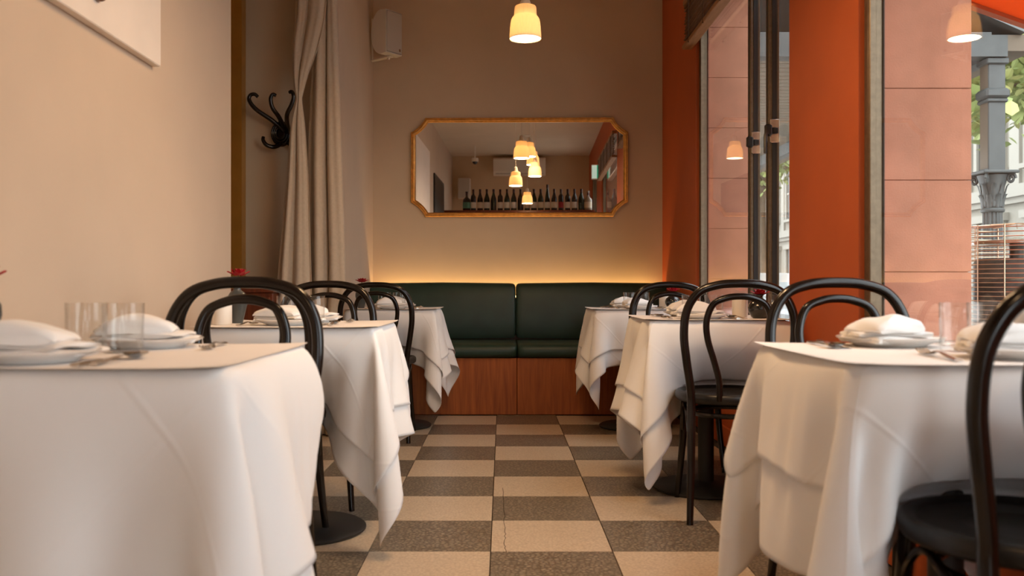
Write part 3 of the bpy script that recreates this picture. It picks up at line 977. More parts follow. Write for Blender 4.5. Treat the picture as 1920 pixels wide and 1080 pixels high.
# ------------------------------------------------------------------ bentwood chairs
def chair_proto():
    t = thing('bentwood_chair', 'chair', 'chair')
    r = 0.0155
    half = [(-0.188, -0.285, 0.0), (-0.178, -0.245, 0.20), (-0.172, -0.212, 0.42), (-0.176, -0.215, 0.50), (-0.192, -0.228, 0.60), (-0.203, -0.238, 0.70), (-0.193, -0.247, 0.79), (-0.150, -0.255, 0.857), (-0.08, -0.260, 0.884)]
    full = half + [(0, -0.262, 0.8895)] + [(-x, y, z) for x, y, z in half[::-1]]
    pts = catmull(full, 7)
    rad = [0.0125 + 0.0035 * min(1, p.z / 0.35) for p in pts]
    MB().tube(pts, rad, 12).build('back_hoop', M['chair'], t)
    half = [(-0.062, -0.186, 0.445), (-0.066, -0.194, 0.52), (-0.088, -0.208, 0.60), (-0.113, -0.223, 0.68), (-0.119, -0.235, 0.75), (-0.096, -0.245, 0.812), (-0.048, -0.250, 0.836)]
    full = half + [(0, -0.251, 0.842)] + [(-x, y, z) for x, y, z in half[::-1]]
    MB().tube(catmull(full, 7), 0.0125, 10).build('inner_hoop', M['chair'], t)
    # seat ring and panel
    R = CH_R
    MB().lathe([(R - 0.035, 0.432), (R - 0.012, 0.428), (R - 0.002, 0.436), (R, 0.450), (R - 0.002, 0.462), (R - 0.010, 0.468), (R - 0.022, 0.468), (R - 0.030, 0.462), (R - 0.036, 0.456)], 48).build('seat_ring', M['chairseat'], t, angle=70)
    MB().lathe([(0.0, 0.446), (R - 0.03, 0.446), (R - 0.028, 0.457), (R - 0.07, 0.459), (0.09, 0.4555), (0.0, 0.4545)], 48).build('seat', M['chairseat'], t, angle=50)
    for s in (-1, 1):
        pl = catmull([(s * 0.148, 0.118, 0.436), (s * 0.153, 0.128, 0.34), (s * 0.160, 0.143, 0.20), (s * 0.176, 0.172, 0.0)], 6)
        MB().tube(pl, [0.0175 - 0.006 * (1 - p.z / 0.44) for p in pl], 10).build('leg', M['chair'], t)
    # under-seat brace hoop, curved brackets
    ring = [(0.150 * math.cos(a), 0.150 * math.sin(a) - 0.03, 0.385) for a in [2 * PI * k / 40 for k in range(40)]]
    MB().tube(ring, 0.010, 8, closed=True).build('brace_ring', M['chair'], t)
    for s in (-1, 1):
        br = catmull([(s * 0.158, 0.135, 0.27), (s * 0.163, 0.09, 0.36), (s * 0.170, 0.0, 0.412), (s * 0.172, -0.10, 0.375), (s * 0.176, -0.20, 0.29)], 6)
        MB().tube(br, 0.008, 8).build('bracket', M['chair'], t)
    return t
cp_ = None
for (x, y, rz, lab) in CHAIRS:
    if cp_ is None:
        c = cp_ = chair_proto()
    else:
        c = copy_tree(cp_)
    c.location = (x, y, 0.0)
    c.rotation_euler = (0, 0, rz)
    tag(c, lab, 'chair', 'black bentwood dining chairs')

# ------------------------------------------------------------------ tableware
ZT = TZ + 0.0066
me_plate = MB().lathe([(0.0, 0.002), (0.068, 0.002), (0.070, 0.0), (0.074, 0.0), (0.078, 0.004), (0.100, 0.013), (0.113, 0.0185), (0.115, 0.0205), (0.113, 0.0215), (0.098, 0.017), (0.076, 0.009), (0.0, 0.008)], 56).mesh('plate', angle=70)
me_plate.materials.append(M['china'])
me_glass = MB().lathe([(0.0, 0.0), (0.036, 0.0), (0.0385, 0.003), (0.0405, 0.098), (0.0398, 0.0995), (0.0388, 0.098), (0.0365, 0.013), (0.034, 0.011), (0.0, 0.0105)], 40).mesh('tumbler', angle=50)
me_glass.materials.append(M['glass'])

def napkin_mesh(seed):
    # folded linen: stacked folds, each a closed soft cross-section lofted across the width
    rnd = random.Random(seed)
    mb = MB()
    def fold(sec, wid, v0, rz, zoff, dip):
        sec = [(p.x, p.z) for p in catmull([Vector((a, 0, b)) for a, b in sec], 4, closed=True)]
        n, nW = len(sec), 14
        cx = sum(p[0] for p in sec) / n; cz = min(p[1] for p in sec)
        ph = rnd.uniform(0, 6)
        vs, fs = [], []
        for j in range(nW + 1):
            v = j / nW * 2 - 1
            e = (1 - abs(v) ** 14) ** 0.5 if abs(v) < 1 else 0.0
            e = 0.62 + 0.38 * e
            for i, (a, b) in enumerate(sec):
                x = cx + (a - cx) * (0.90 + 0.10 * e) + 0.010 * v
                z = cz + (b - cz) * (e * (1 + 0.14 * math.sin(v * 2.1 + ph) - dip * v * v)) + 0.0016 * math.sin(i * 0.7 + v * 4 + ph)
                y = v * wid * (1 + 0.05 * math.sin(i * 0.5 + ph)) + v0
                vs.append((x * math.cos(rz) - y * math.sin(rz), x * math.sin(rz) + y * math.cos(rz), max(0.0005, z) + zoff))
        for j in range(nW):
            for i in range(n):
                fs.append((j * n + i, j * n + (i + 1) % n, (j + 1) * n + (i + 1) % n, (j + 1) * n + i))
        fs += [tuple(range(n)), tuple(range(nW * n, (nW + 1) * n))[::-1]]
        mb.add(vs, fs)
    fold([(-0.090, 0.002), (0.0, 0.001), (0.085, 0.002), (0.100, 0.006), (0.094, 0.012), (0.0, 0.015), (-0.085, 0.016), (-0.096, 0.008)], 0.066, 0.0, 0.06, 0.0, 0.0)
    fold([(-0.092, 0.002), (-0.02, 0.001), (0.060, 0.002), (0.080, 0.006), (0.072, 0.012), (0.0, 0.013), (-0.086, 0.013), (-0.098, 0.007)], 0.060, 0.004, -0.22 + rnd.uniform(-.1, .1), 0.013, 0.1)
    fold([(-0.096, 0.002), (-0.03, 0.001), (0.030, 0.001), (0.052, 0.004), (0.058, 0.012), (0.044, 0.024), (0.010, 0.036), (-0.035, 0.040), (-0.075, 0.030), (-0.098, 0.014)], 0.056, -0.002, rnd.uniform(0.05, .3), 0.022, 0.22)
    me = mb.mesh('napkin', angle=50)
    me.materials.append(M['napkin'])
    return me
NAP = [napkin_mesh(i) for i in range(4)]

# cutlery, lying along +Y, origin at the middle
def spoon_mesh():
    mb = MB()
    hp = catmull([(0, -0.095, 0.004), (0, -0.06, 0.005), (0, 0.0, 0.010), (0, 0.04, 0.009)], 5)
    mb.tube(hp, [0.0085 - 0.005 * min(1, i / len(hp) * 1.3) for i in range(len(hp))], 8, flat=0.35, up=(0, 0, 1))
    vs, fs = [], []
    nr, ns = 5, 20
    for side in (0, 1):
        for i in range(nr + 1):
            rr = i / nr
            for k in range(ns):
                a = 2 * PI * k / ns
                x = 0.021 * rr * math.cos(a); y = 0.072 + 0.034 * rr * math.sin(a)
                z = 0.0015 + 0.009 * rr * rr + (0.0014 if side else 0)
                vs.append((x, y, z))
        o = side * (nr + 1) * ns
        for i in range(nr):
            for k in range(ns):
                fs.append((o + i * ns + k, o + i * ns + (k + 1) % ns, o + (i + 1) * ns + (k + 1) % ns, o + (i + 1) * ns + k))
    mb.add(vs, fs)
    m = mb.mesh('spoon', angle=60); m.materials.append(M['steel']); return m
def fork_mesh():
    mb = MB()
    hp = catmull([(0, -0.095, 0.004), (0, -0.06, 0.005), (0, 0.0, 0.011), (0, 0.032, 0.010)], 5)
    mb.tube(hp, [0.0085 - 0.005 * min(1, i / len(hp) * 1.3) for i in range(len(hp))], 8, flat=0.35, up=(0, 0, 1))
    nb = catmull([(0, 0.030, 0.010), (0, 0.045, 0.006), (0, 0.060, 0.004)], 4)
    mb.tube(nb, [0.0035 + 0.0085 * min(1, i / 5) for i in range(len(nb))], 8, flat=0.12, up=(0, 0, 1))
    for k in range(4):
        x = -0.0095 + k * 0.00633
        mb.tube(catmull([(x, 0.058, 0.004), (x, 0.08, 0.004), (x * 1.02, 0.105, 0.010)], 4), 0.0018, 6)
    m = mb.mesh('fork', angle=60); m.materials.append(M['steel']); return m
def knife_mesh():
    mb = MB()
    hp = [(0, -0.105, 0.004), (0, -0.05, 0.004), (0, 0.0, 0.004)]
    mb.tube(hp, [0.0085, 0.0075, 0.006], 8, flat=0.5, up=(0, 0, 1))
    mb.prism([(-0.006, 0.0), (0.007, 0.0), (0.0085, 0.05), (0.007, 0.09), (0.0, 0.107), (-0.006, 0.095)], 'z', 0.003, 0.0046)
    m = mb.mesh('knife', angle=40); m.materials.append(M['steel']); return m
SPOON, FORK, KNIFE = spoon_mesh(), fork_mesh(), knife_mesh()

def vase_parts(kind):
    t = thing('bud_vase', 'vase', 'vase')
    if kind == 0:
        pr = [(0.0, 0.0), (0.026, 0.0), (0.034, 0.006), (0.047, 0.028), (0.049, 0.045), (0.043, 0.062), (0.026, 0.076), (0.015, 0.084), (0.0135, 0.092), (0.020, 0.101), (0.018, 0.1015), (0.011, 0.092), (0.0, 0.085)]
        MB().lathe(pr, 40).build('body', M['vase'], t, angle=70)
    else:
        pr = [(0.0, 0.0), (0.020, 0.0), (0.022, 0.010), (0.030, 0.045), (0.037, 0.075), (0.036, 0.095), (0.026, 0.112), (0.014, 0.120), (0.013, 0.128), (0.017, 0.133), (0.011, 0.133), (0.009, 0.125), (0.0, 0.12)]
        MB().lathe(pr, 40).build('body', M['vasegrey'], t, angle=70)
    return t
VH = {0: 0.1015, 1: 0.133}

def place_setting(k, near, wd, plate_dx=0.0, plate_dy=0.0, seed=0, cut=True, nap_rot=0.0, nap_off=(0, 0)):
    cx, cy, hx, hy, sd, _ = TAB[k]
    s = 1 if near else -1
    who = 'nearer' if near else 'farther'
    px, py = cx + plate_dx, cy - s * (hy - 0.125) + plate_dy
    grp = 'white dinner plates'
    tag(link('dinner_plate', me_plate, None, None, (px, py, ZT)), 'white plate at the %s place of the %s' % (who, wd), 'plate', grp)
    n = NAP[seed % 4]
    tag(link('folded_napkin', n, None, None, (px + nap_off[0], py + nap_off[1], ZT + 0.0085), (0, 0, nap_rot)), 'folded white napkin on the %s plate of the %s' % (who, wd), 'napkin', 'folded white napkins')
    if cut:
        rz = 0 if near else PI
        tag(link('spoon', SPOON, None, None, (px + s * 0.150, py + s * 0.005, ZT), (0, 0, rz + random.uniform(-.12, .12))), 'silver spoon beside the %s plate of the %s' % (who, wd), 'spoon', 'silver spoons')
        tag(link('knife', KNIFE, None, None, (px + s * 0.122, py - s * 0.005, ZT), (0, 0, rz + random.uniform(-.06, .06))), 'silver knife beside the %s plate of the %s' % (who, wd), 'knife', 'silver knives')
        tag(link('fork', FORK, None, None, (px - s * 0.145, py, ZT), (0, 0, rz + random.uniform(-.12, .12))), 'silver fork beside the %s plate of the %s' % (who, wd), 'fork', 'silver forks')

def tumbler(x, y, label):
    tag(link('tumbler', me_glass, None, None, (x, y, ZT)), label, 'glass', 'clear tumblers')

def flower_mesh():
    mb = MB()
    rnd = random.Random(5)
    for ringi, (n, rr, zz, ln) in enumerate(((5, 0.004, 0.0, 0.020), (7, 0.008, -0.003, 0.026), (8, 0.012, -0.006, 0.030))):
        for k in range(n):
            a = 2 * PI * k / n + ringi * 0.4
            ca, sa = math.cos(a), math.sin(a)
            tilt = 0.25 + 0.4 * ringi
            vs = []
            for i in range(4):
                for j in range(3):
                    u = i / 3; v = j - 1
                    wv = 0.011 * math.sin(PI * (0.15 + 0.8 * u))
                    rad = rr + ln * u * math.sin(tilt) + 0.004 * u * u
                    hz = zz + ln * u * math.cos(tilt) - 0.003 * v * v
                    vs.append((ca * rad - sa * wv * v, sa * rad + ca * wv * v, hz))
            fs = [(i * 3 + j, (i + 1) * 3 + j, (i + 1) * 3 + j + 1, i * 3 + j + 1) for i in range(3) for j in range(2)]
            mb.add(vs, fs)
    mb.sphere((0, 0, 0.006), 0.010, 10, 6)
    me = mb.mesh('petals', angle=80); me.materials.append(M['petal']); return me
PET = flower_mesh()
def centre(k, kind, vx, vy, cxo, cyo, wd, candle=True, fh=0.05):
    cx, cy = TAB[k][:2]
    v = vase_parts(kind)
    v.location = (cx + vx, cy + vy, ZT)
    tag(v, '%s ceramic bud vase on the %s' % ('round black' if kind == 0 else 'slate grey', wd), 'vase', 'ceramic bud vases')
    f = thing('red_flower', 'red flower in the vase on the ' + wd, 'flower', (cx + vx, cy + vy, ZT + VH[kind] - 0.006), group='red flowers')
    MB().tube([(0, 0, 0.0), (0.003, 0, fh * 0.6), (0.004, 0.002, fh)], 0.0022, 6).build('stem', M['stem'], f)
    link('petals', PET, None, f, (0.004, 0.002, fh))
    if candle:
        c = thing('pillar_candle', 'squat white candle beside the vase on the ' + wd, 'candle', (cx + cxo, cy + cyo, ZT), group='white candles')
        MB().lathe([(0.0, 0.0), (0.030, 0.0), (0.033, 0.004), (0.033, 0.078), (0.031, 0.083), (0.022, 0.081), (0.0, 0.077)], 32).build('wax', M['wax'], c)
        MB().tube([(0, 0, 0.076), (0.001, 0, 0.088)], 0.001, 5).build('wick', M['black'], c)

W_ = {k: TAB[k][5] for k in KEYS}
# front left
place_setting('1L', True, W_['1L'], -0.06, 0.0, 0, nap_rot=0.1, nap_off=(0.0, 0.01))
place_setting('1L', False, W_['1L'], -0.005, 0.0, 1, nap_rot=0.3)
tumbler(-0.845, 1.865, 'clear tumbler nearer the wall on the front left table')
tumbler(-0.762, 1.845, 'clear tumbler nearer the aisle on the front left table')
centre('1L', 1, -0.287, 0.05, -0.24, 0.13, W_['1L'], False, 0.030)
# middle left
place_setting('2L', True, W_['2L'], -0.02, 0.05, 2, nap_rot=-0.3)
place_setting('2L', False, W_['2L'], 0.0, 0.0, 3, nap_rot=0.2)
tumbler(-0.69, 3.36, 'clear tumbler nearer the aisle on the middle left table')
tumbler(-0.79, 3.38, 'clear tumbler nearer the wall on the middle left table')
centre('2L', 1, -0.250, 0.05, -0.262, -0.09, W_['2L'], True, 0.055)
# back left
place_setting('3L', True, W_['3L'], 0.0, 0.03, 1, nap_rot=0.2)
place_setting('3L', False, W_['3L'], 0.0, 0.0, 0)
tumbler(-0.655, 5.83, 'clear tumbler nearer the aisle on the left table by the banquette')
tumbler(-0.745, 5.80, 'clear tumbler nearer the wall on the left table by the banquette')
centre('3L', 1, -0.215, 0.0, -0.2, 0.1, W_['3L'], False, 0.045)
# front right
place_setting('1R', True, W_['1R'], 0.06, 0.02, 2, nap_rot=0.0)
place_setting('1R', False, W_['1R'], -0.03, 0.02, 3, nap_rot=0.35)
tumbler(0.935, 1.875, 'clear tumbler nearer the aisle on the front right table')
tumbler(1.020, 1.93, 'clear tumbler nearer the window on the front right table')
centre('1R', 0, 0.235, 0.02, 0.225, 0.12, W_['1R'], True, 0.012)
# middle right
place_setting('2R', True, W_['2R'], -0.05, 0.02, 0, nap_rot=-0.2)
place_setting('2R', False, W_['2R'], -0.04, 0.0, 1, nap_rot=0.1)
tumbler(0.822, 4.0, 'clear tumbler nearer the aisle on the middle right table')
tumbler(0.925, 4.02, 'clear tumbler in the middle of the middle right table')
tumbler(1.15, 3.93, 'clear tumbler beside the vase on the middle right table')
centre('2R', 0, 0.205, -0.10, 0.16, 0.05, W_['2R'], True, 0.012)
# back right
place_setting('3R', True, W_['3R'], 0.0, 0.02, 2, nap_rot=0.3)
place_setting('3R', False, W_['3R'], -0.03, 0.0, 3)
tumbler(0.80, 5.78, 'clear tumbler nearer the aisle on the right table by the banquette')
tumbler(0.89, 5.80, 'clear tumbler nearer the window on the right table by the banquette')
centre('3R', 0, 0.225, -0.05, 0.19, 0.05, W_['3R'], True, 0.02)

# ------------------------------------------------------------------ curtain, hook, speaker, cabinet
cur = thing('curtain', 'beige curtain hooked aside beside the banquette alcove', 'curtain', (0, 0, 0))
def curtain_panel(rows, Y, pleats, amp, phase, name):
    # rows: (py, pxl, pxr) from the top; pleated sheet with depth
    Z = [CH + (CY - r[0]) / F * Y for r in rows]
    XLs = [(r[1] - CX) / F * Y for r in rows]; XRs = [(r[2] - CX) / F * Y for r in rows]
    pts = catmull([Vector((a, b, z)) for a, b, z in zip(XLs, XRs, Z)], 8)
    nu = pleats * 14
    vs, fs = [], []
    wmax = max(p.y - p.x for p in pts)
    for p in pts:
        wd = p.y - p.x
        am = amp * (0.35 + 0.65 * min(1, wd / wmax))
        for i in range(nu + 1):
            u = i / nu
            uu = u + 0.035 * math.sin(u * 9 + phase * 2)
            a = uu * pleats * 2 * PI + phase
            y = am * (math.sin(a) + 0.35 * math.sin(2.3 * a + p.z * 0.8)) - 0.02 * math.sin(PI * u)
            vs.append((p.x + wd * u + 0.25 * am * math.cos(a) * math.sin(PI * u), Y + y, p.z))
    n = nu + 1
    for j in range(len(pts) - 1):
        for i in range(nu):
            fs.append((j * n + i, j * n + i + 1, (j + 1) * n + i + 1, (j + 1) * n + i))
    o = MB().add(vs, fs).build(name, M['curtain'], cur, angle=180)
    so = o.modifiers.new('thickness', 'SOLIDIFY'); so.thickness = 0.003
    return o
ftop = CY - (H - 0.03 - CH) * F / 5.4
fbot = CY + (CH - 0.015) * F / 5.4
curtain_panel([(ftop, 592, 628), (0, 590, 631), (150, 582, 636), (300, 576, 641), (525, 574, 648), (600, 572, 640), (700, 572, 636), (fbot, 572, 636)], 5.420, 2, 0.034, 0.8, 'straight_fall')
curtain_panel([(ftop, 552, 620), (0, 553, 612), (80, 547, 598), (140, 549, 578), (172, 554, 569), (186, 557, 566), (205, 552, 568), (240, 544, 572), (320, 538, 577), (420, 529, 580), (525, 519, 583), (700, 508, 586), (fbot, 500, 588)], 5.345, 2, 0.024, 2.0, 'swagged_fall')

hk = thing('coat_hook', 'black bentwood coat hook holding back the curtain', 'coat hook', (0, 0, 0))
def hp(px, py, dy): 
    v = at(px, py, 5.45); v.y = 5.6 - dy
    return v
c0 = at(526, 250, 5.56)
hb = MB(); hb.lathe([(0.0, 0.0), (0.055, 0.0), (0.062, 0.01), (0.062, 0.022), (0.050, 0.034), (0.030, 0.040), (0.0, 0.042)], 32, sx=1.0, sy=1.25)
hb.v = [(x, -z, y) for x, y, z in hb.v]
hb.build('backplate', M['chair'], hk, (c0.x, 5.599, c0.z))
for k in range(3):
    rr = 0.052 - 0.012 * k
    MB().tube([(c0.x + rr * math.cos(a), 5.599 - 0.036 - 0.006 * k, c0.z + 1.25 * rr * math.sin(a)) for a in [2 * PI * q / 28 for q in range(28)]], 0.008, 8, closed=True).build('bent_ring', M['chair'], hk)
for pts in ([(524, 240, .04), (505, 222, .07), (476, 202, .10), (464, 186, .11), (466, 176, .11), (474, 174, .11), (480, 179, .105)],
            [(526, 238, .04), (518, 216, .08), (508, 200, .11), (505, 184, .12), (509, 175, .12), (515, 177, .115)],
            [(534, 243, .04), (542, 233, .20), (549, 222, .29), (558, 206, .305), (562, 192, .31), (559, 183, .31), (554, 183, .30)],
            [(520, 262, .03), (508, 271, .06), (495, 269, .08), (488, 260, .085), (488, 253, .08)],
            [(532, 262, .03), (545, 271, .06), (557, 268, .08), (563, 258, .085)]):
    P_ = catmull([hp(*p) for p in pts], 6)
    n = len(P_)
    MB().tube(P_, [0.0145 - 0.0045 * i / n for i in range(n)], 10).build('hook_arm', M['chair'], hk)

# loudspeaker on the back wall
sp = thing('wall_speaker', 'small white loudspeaker on a bracket in the upper left corner', 'speaker', (-0.855, 6.90, 2.60), rz=math.radians(52))
prof = []
for k in range(15):
    a = PI / 2 + PI * k / 14
    prof.append((0.0 + 0.115 * -math.cos(a) * 1.0, 0.165 * math.sin(a)))
d = [(max(0.0, y), z) for y, z in prof]
dprof = [(-0.055, 0.160)] + [(0.0 + 0.10 * math.sin(PI * k / 12), 0.165 * math.cos(PI * k / 12)) for k in range(13)] + [(-0.055, -0.160)]
MB().prism(dprof, 'x', -0.085, 0.085).build('cabinet', M['whiteplastic'], sp, (0, 0, 0.18), angle=30)
MB().box(-0.080, 0.080, -0.064, -0.0555, -0.152, 0.152, bev=0.004).build('grille', M['grille'], sp, (0, 0, 0.18), smooth=False)
MB().box(0.045, 0.062, -0.0655, -0.0642, -0.135, -0.115).build('badge', M['steel'], sp, (0, 0, 0.18), smooth=False)
br = MB(); br.box(-0.02, 0.02, -0.03, 0.19, 0.0, 0.006); br.box(-0.02, 0.02, 0.185, 0.191, 0.0, 0.33)
br.build('bracket', M['whiteplastic'], sp, smooth=False)
MB().tube([(0, 0, -0.012), (0, 0, 0.014)], 0.010, 10).build('bracket_knob', M['whiteplastic'], sp)

# low wooden cabinet in the recess
cb = thing('low_cabinet', 'low red-brown wooden cabinet with brass hinges in the recess', 'cabinet', (-1.47, 5.36, 0))
MB().box(-0.10, 0.17, -0.16, 0.17, 0.0, 0.845, bev=0.004).build('body', M['darkwood'], cb, smooth=False)
MB().box(-0.11, 0.18, -0.17, 0.175, 0.845, 0.868, bev=0.004).build('top', M['darkwood'], cb, smooth=False)
MB().box(-0.085, 0.155, -0.176, -0.161, 0.05, 0.82, bev=0.004).build('door', M['darkwood'], cb, smooth=False)
for z in (0.2, 0.70, 0.78):
    MB().box(-0.115, -0.0855, -0.182, -0.162, z - 0.025, z + 0.025, bev=0.004).build('hinge', M['brass'], cb, smooth=False)

# wall panel artwork with dark ring on the left wall
ar = thing('wall_panel', 'pale plaster relief panel with brown ring on the left wall', 'artwork', (XL + 0.001, 2.62, 1.63))
MB().box(0.0, 0.030, -0.95, 0.525, 0.0, 1.1, bev=0.003).build('panel', M['art'], ar, smooth=False)
ring = [(0.042, 0.02 + 0.030 * math.cos(a), 0.108 + 0.030 * math.sin(a)) for a in [2 * PI * k / 32 for k in range(32)]]
MB().tube(ring, 0.010, 10, closed=True).build('ring', M['artring'], ar)
MB().lathe([(0.0, 0.0), (0.022, 0.0), (0.020, 0.012), (0.0, 0.016)], 24).build('boss', M['china'], ar, (0.030, 0.02, 0.108), (0, PI / 2, 0))

# ------------------------------------------------------------------ what the mirror shows behind the camera
sh = thing('bottle_shelf', 'long dark wooden shelf of wine bottles seen in the mirror', 'shelf', (0, 0, 0))
SY, SZ = -0.60, 2.11
MB().box(-1.195, 1.23, SY - 0.14, SY + 0.12, SZ - 0.04, SZ, bev=0.004).build('board', M['darkwood'], sh, smooth=False)
for x in (-1.17, 1.205):
    MB().box(x - 0.02, x + 0.02, SY - 0.12, SY + 0.10, SZ - 0.18, SZ - 0.04).build('bracket', M['darkwood'], sh, smooth=False)
kinds = {
    'bordeaux': [(0.0, 0.0), (0.036, 0.0), (0.038, 0.006), (0.038, 0.19), (0.034, 0.210), (0.018, 0.232), (0.0145, 0.245), (0.0145, 0.29), (0.016, 0.295), (0.016, 0.305), (0.0, 0.305)],
    'burgundy': [(0.0, 0.0), (0.040, 0.0), (0.042, 0.006), (0.042, 0.15), (0.036, 0.185), (0.022, 0.225), (0.015, 0.255), (0.0145, 0.295), (0.016, 0.298), (0.016, 0.308), (0.0, 0.308)],
    'flute': [(0.0, 0.0), (0.036, 0.0), (0.038, 0.006), (0.037, 0.14), (0.030, 0.20), (0.020, 0.265), (0.0145, 0.31), (0.0145, 0.36), (0.016, 0.362), (0.016, 0.372), (0.0, 0.372)],
    'squat': [(0.0, 0.0), (0.052, 0.0), (0.056, 0.006), (0.056, 0.14), (0.050, 0.165), (0.024, 0.19), (0.016, 0.21), (0.016, 0.255), (0.020, 0.258), (0.020, 0.275), (0.0, 0.275)],
}
SPEC = ['squat:4:b', 'bordeaux:2:k', 'burgundy:1:k', 'burgundy:2:g', 'burgundy:0:g', 'bordeaux:2:k', 'burgundy:2:g', 'burgundy:2:g', 'burgundy:0:b', 'bordeaux:1:g',
        'burgundy:2:g', 'burgundy:1:g', 'flute:2:g', 'burgundy:1:b', 'bordeaux:3:b', 'bordeaux:2:k', 'burgundy:2:k', 'burgundy:0:g', 'squat:1:c']
words = {'squat': 'squat', 'bordeaux': 'straight-sided', 'burgundy': 'slope-shouldered', 'flute': 'tall slender'}
lw = {0: 'without a label', 1: 'with cream label', 2: 'with white label', 3: 'with red label', 4: 'with teal label'}
ordn = ['first', 'second', 'third', 'fourth', 'fifth', 'sixth', 'seventh', 'eighth', 'ninth', 'tenth', 'eleventh', 'twelfth', 'thirteenth', 'fourteenth', 'fifteenth', 'sixteenth', 'seventeenth', 'eighteenth', 'last']
for i, s in enumerate(SPEC):
    kd, lb, g = s.split(':'); lb = int(lb)
    x = -0.83 + i * (1.95 / (len(SPEC) - 1))
    b = thing('wine_bottle', '%s bottle %s, %s from the left in the mirror' % (words[kd], lw[lb], ordn[i]), 'bottle', (x, SY + random.uniform(-0.01, 0.01), SZ), group='wine bottles on the shelf')
    b.scale = (1.12, 1.12, 1.12)
    p = kinds[kd]
    MB().lathe(p, 24).build('glass', M[{'g': 'bottle', 'k': 'bottlebrown', 'b': 'bottlebrown', 'c': 'clearbottle'}[g]], b)
    r = p[2][0]
    if lb:
        MB().lathe([(r + 0.0006, 0.035), (r + 0.0006, 0.120)], 24).build('label', M['label%d' % lb], b)
    top = p[-1][1]
    MB().lathe([(0.0165, top - 0.055), (0.0168, top - 0.01), (0.0168, top + 0.001), (0.0, top + 0.001)], 16).build('capsule', M['foil'], b)
ac = thing('air_conditioner', 'white wall air conditioner seen in the mirror above the bottles', 'air conditioner', (0.0, YN, 2.86))
MB().prism([(0.0, 0.0), (0.16, 0.0), (0.20, 0.06), (0.21, 0.27), (0.19, 0.30), (0.0, 0.30)], 'x', -0.46, 0.46).build('housing', M['whiteplastic'], ac, (0, 0.0005, 0), angle=30)
MB().box(-0.42, 0.42, 0.168, 0.186, 0.012, 0.03).build('louvre', M['grille'], ac, smooth=False)
s2 = thing('box_speaker', 'pale box loudspeaker at the left end of the mirrored wall', 'speaker', (-0.98, YN + 0.10, 2.45))
MB().box(-0.11, 0.11, -0.098, 0.08, 0, 0.36, bev=0.01).build('cabinet', M['whiteplastic'], s2)
MB().box(-0.10, 0.10, 0.081, 0.088, 0.01, 0.35, bev=0.003).build('grille', M['grille'], s2)
cc = thing('dome_camera', 'white dome security camera under the ceiling, seen in the mirror', 'security camera', (-0.72, -1.0, H - 0.30))
MB().tube([(0, 0, 0.09), (0, 0, 0.30)], 0.010, 8).build('stem', M['whiteplastic'], cc)
MB().lathe([(0.0, 0.10), (0.052, 0.095), (0.058, 0.06), (0.056, 0.035), (0.0, 0.03)], 24).build('housing', M['whiteplastic'], cc)
MB().sphere((0, 0, 0.035), 0.044, 16, 8).build('lens_dome', M['black'], cc)
ex = thing('exit_sign', 'green and white lit exit sign projecting from the orange wall, in the mirror', 'sign', (XR - 0.067, 0.40, 2.49))
MB().box(-0.06, 0.06, -0.03, 0.03, 0.0, 0.22, bev=0.006).build('case', M['whiteplastic'], ex, smooth=False)
MB().box(-0.055, 0.02, 0.0305, 0.034, 0.012, 0.208).build('white_face', M['exit'], ex, smooth=False)
MB().box(0.02, 0.055, 0.0305, 0.034, 0.012, 0.208).build('green_face', M['exitgreen'], ex, smooth=False)
po = thing('framed_poster', 'black framed poster on the left wall, seen in the mirror', 'poster', (XL + 0.001, 0.25, 1.75))
MB().box(0.0, 0.02, -0.7, 0.7, 0, 0.78, bev=0.003).build('frame', M['black'], po, smooth=False)
MB().box(0.0202, 0.023, -0.66, 0.66, 0.04, 0.74).build('print', M['poster'], po, smooth=False)

# ------------------------------------------------------------------ the street outside
st = structbox('ground', M['asphalt'], [(4.6, 60, -40, 90, -0.35, -0.25)], 'grey asphalt street outside the windows')
structbox('pavement', M['paving'], [(XO, 4.6, -40, 90, -0.30, -0.10), (-20, XO, -40, YN - 0.14, -0.30, -0.10)], 'stone footpath outside the windows')

# iron verandah post
PX, PY = at(1861, 300, 6.9).x, 6.9
pc = thing('iron_post', 'grey cast-iron verandah post with leafy capital outside the window', 'post', (PX, PY, -0.10))
pc.scale = (0.78, 0.78, 1.0)
def zz(py): return CH + (CY - py) / F * PY + 0.10
zc0, zc1 = zz(396), zz(322)
n = 24
fv = []
MB().lathe([(0.16, 0.0), (0.16, 0.12), (0.13, 0.16), (0.11, 0.22), (0.10, 0.26)], 32).build('base', M['grey'], pc, angle=30)
MB().lathe([(0.088, 0.25), (0.082, zc0)], 96, rib=16, ribd=0.006).build('fluted_shaft', M['grey'], pc, angle=60)
MB().lathe([(0.09, zc0 - 0.012), (0.104, zc0 - 0.006), (0.108, zc0 + 0.006), (0.100, zc0 + 0.018), (0.088, zc0 + 0.022)], 32).build('astragal', M['grey'], pc)
MB().lathe([(0.086, zc0 + 0.02), (0.092, zc0 + 0.10), (0.108, zc0 + 0.19), (0.135, zc1 - 0.04), (0.140, zc1 - 0.03)], 32).build('capital_bell', M['grey'], pc)
def acan(h, w_, out):
    mb = MB(); vs, fs = [], []
    for i in range(8):
        u = i / 7
        ww = w_ * (math.sin(PI * (0.18 + 0.75 * u)) + 0.18 * math.sin(u * 18))
        rr = 0.090 + out * u ** 2.2
        z = h * (u - 0.22 * max(0, u - 0.75) * 4 * u)
        for j in range(5):
            v = j / 2 - 1
            vs.append((rr + 0.012 * (1 - v * v), ww * v, z))
    for i in range(7):
        for j in range(4):
            fs.append((i * 5 + j, (i + 1) * 5 + j, (i + 1) * 5 + j + 1, i * 5 + j + 1))
    me = mb.add(vs, fs).mesh('acanthus_leaf'); me.materials.append(M['grey']); return me
a1, a2 = acan(0.13, 0.030, 0.045), acan(0.22, 0.032, 0.060)
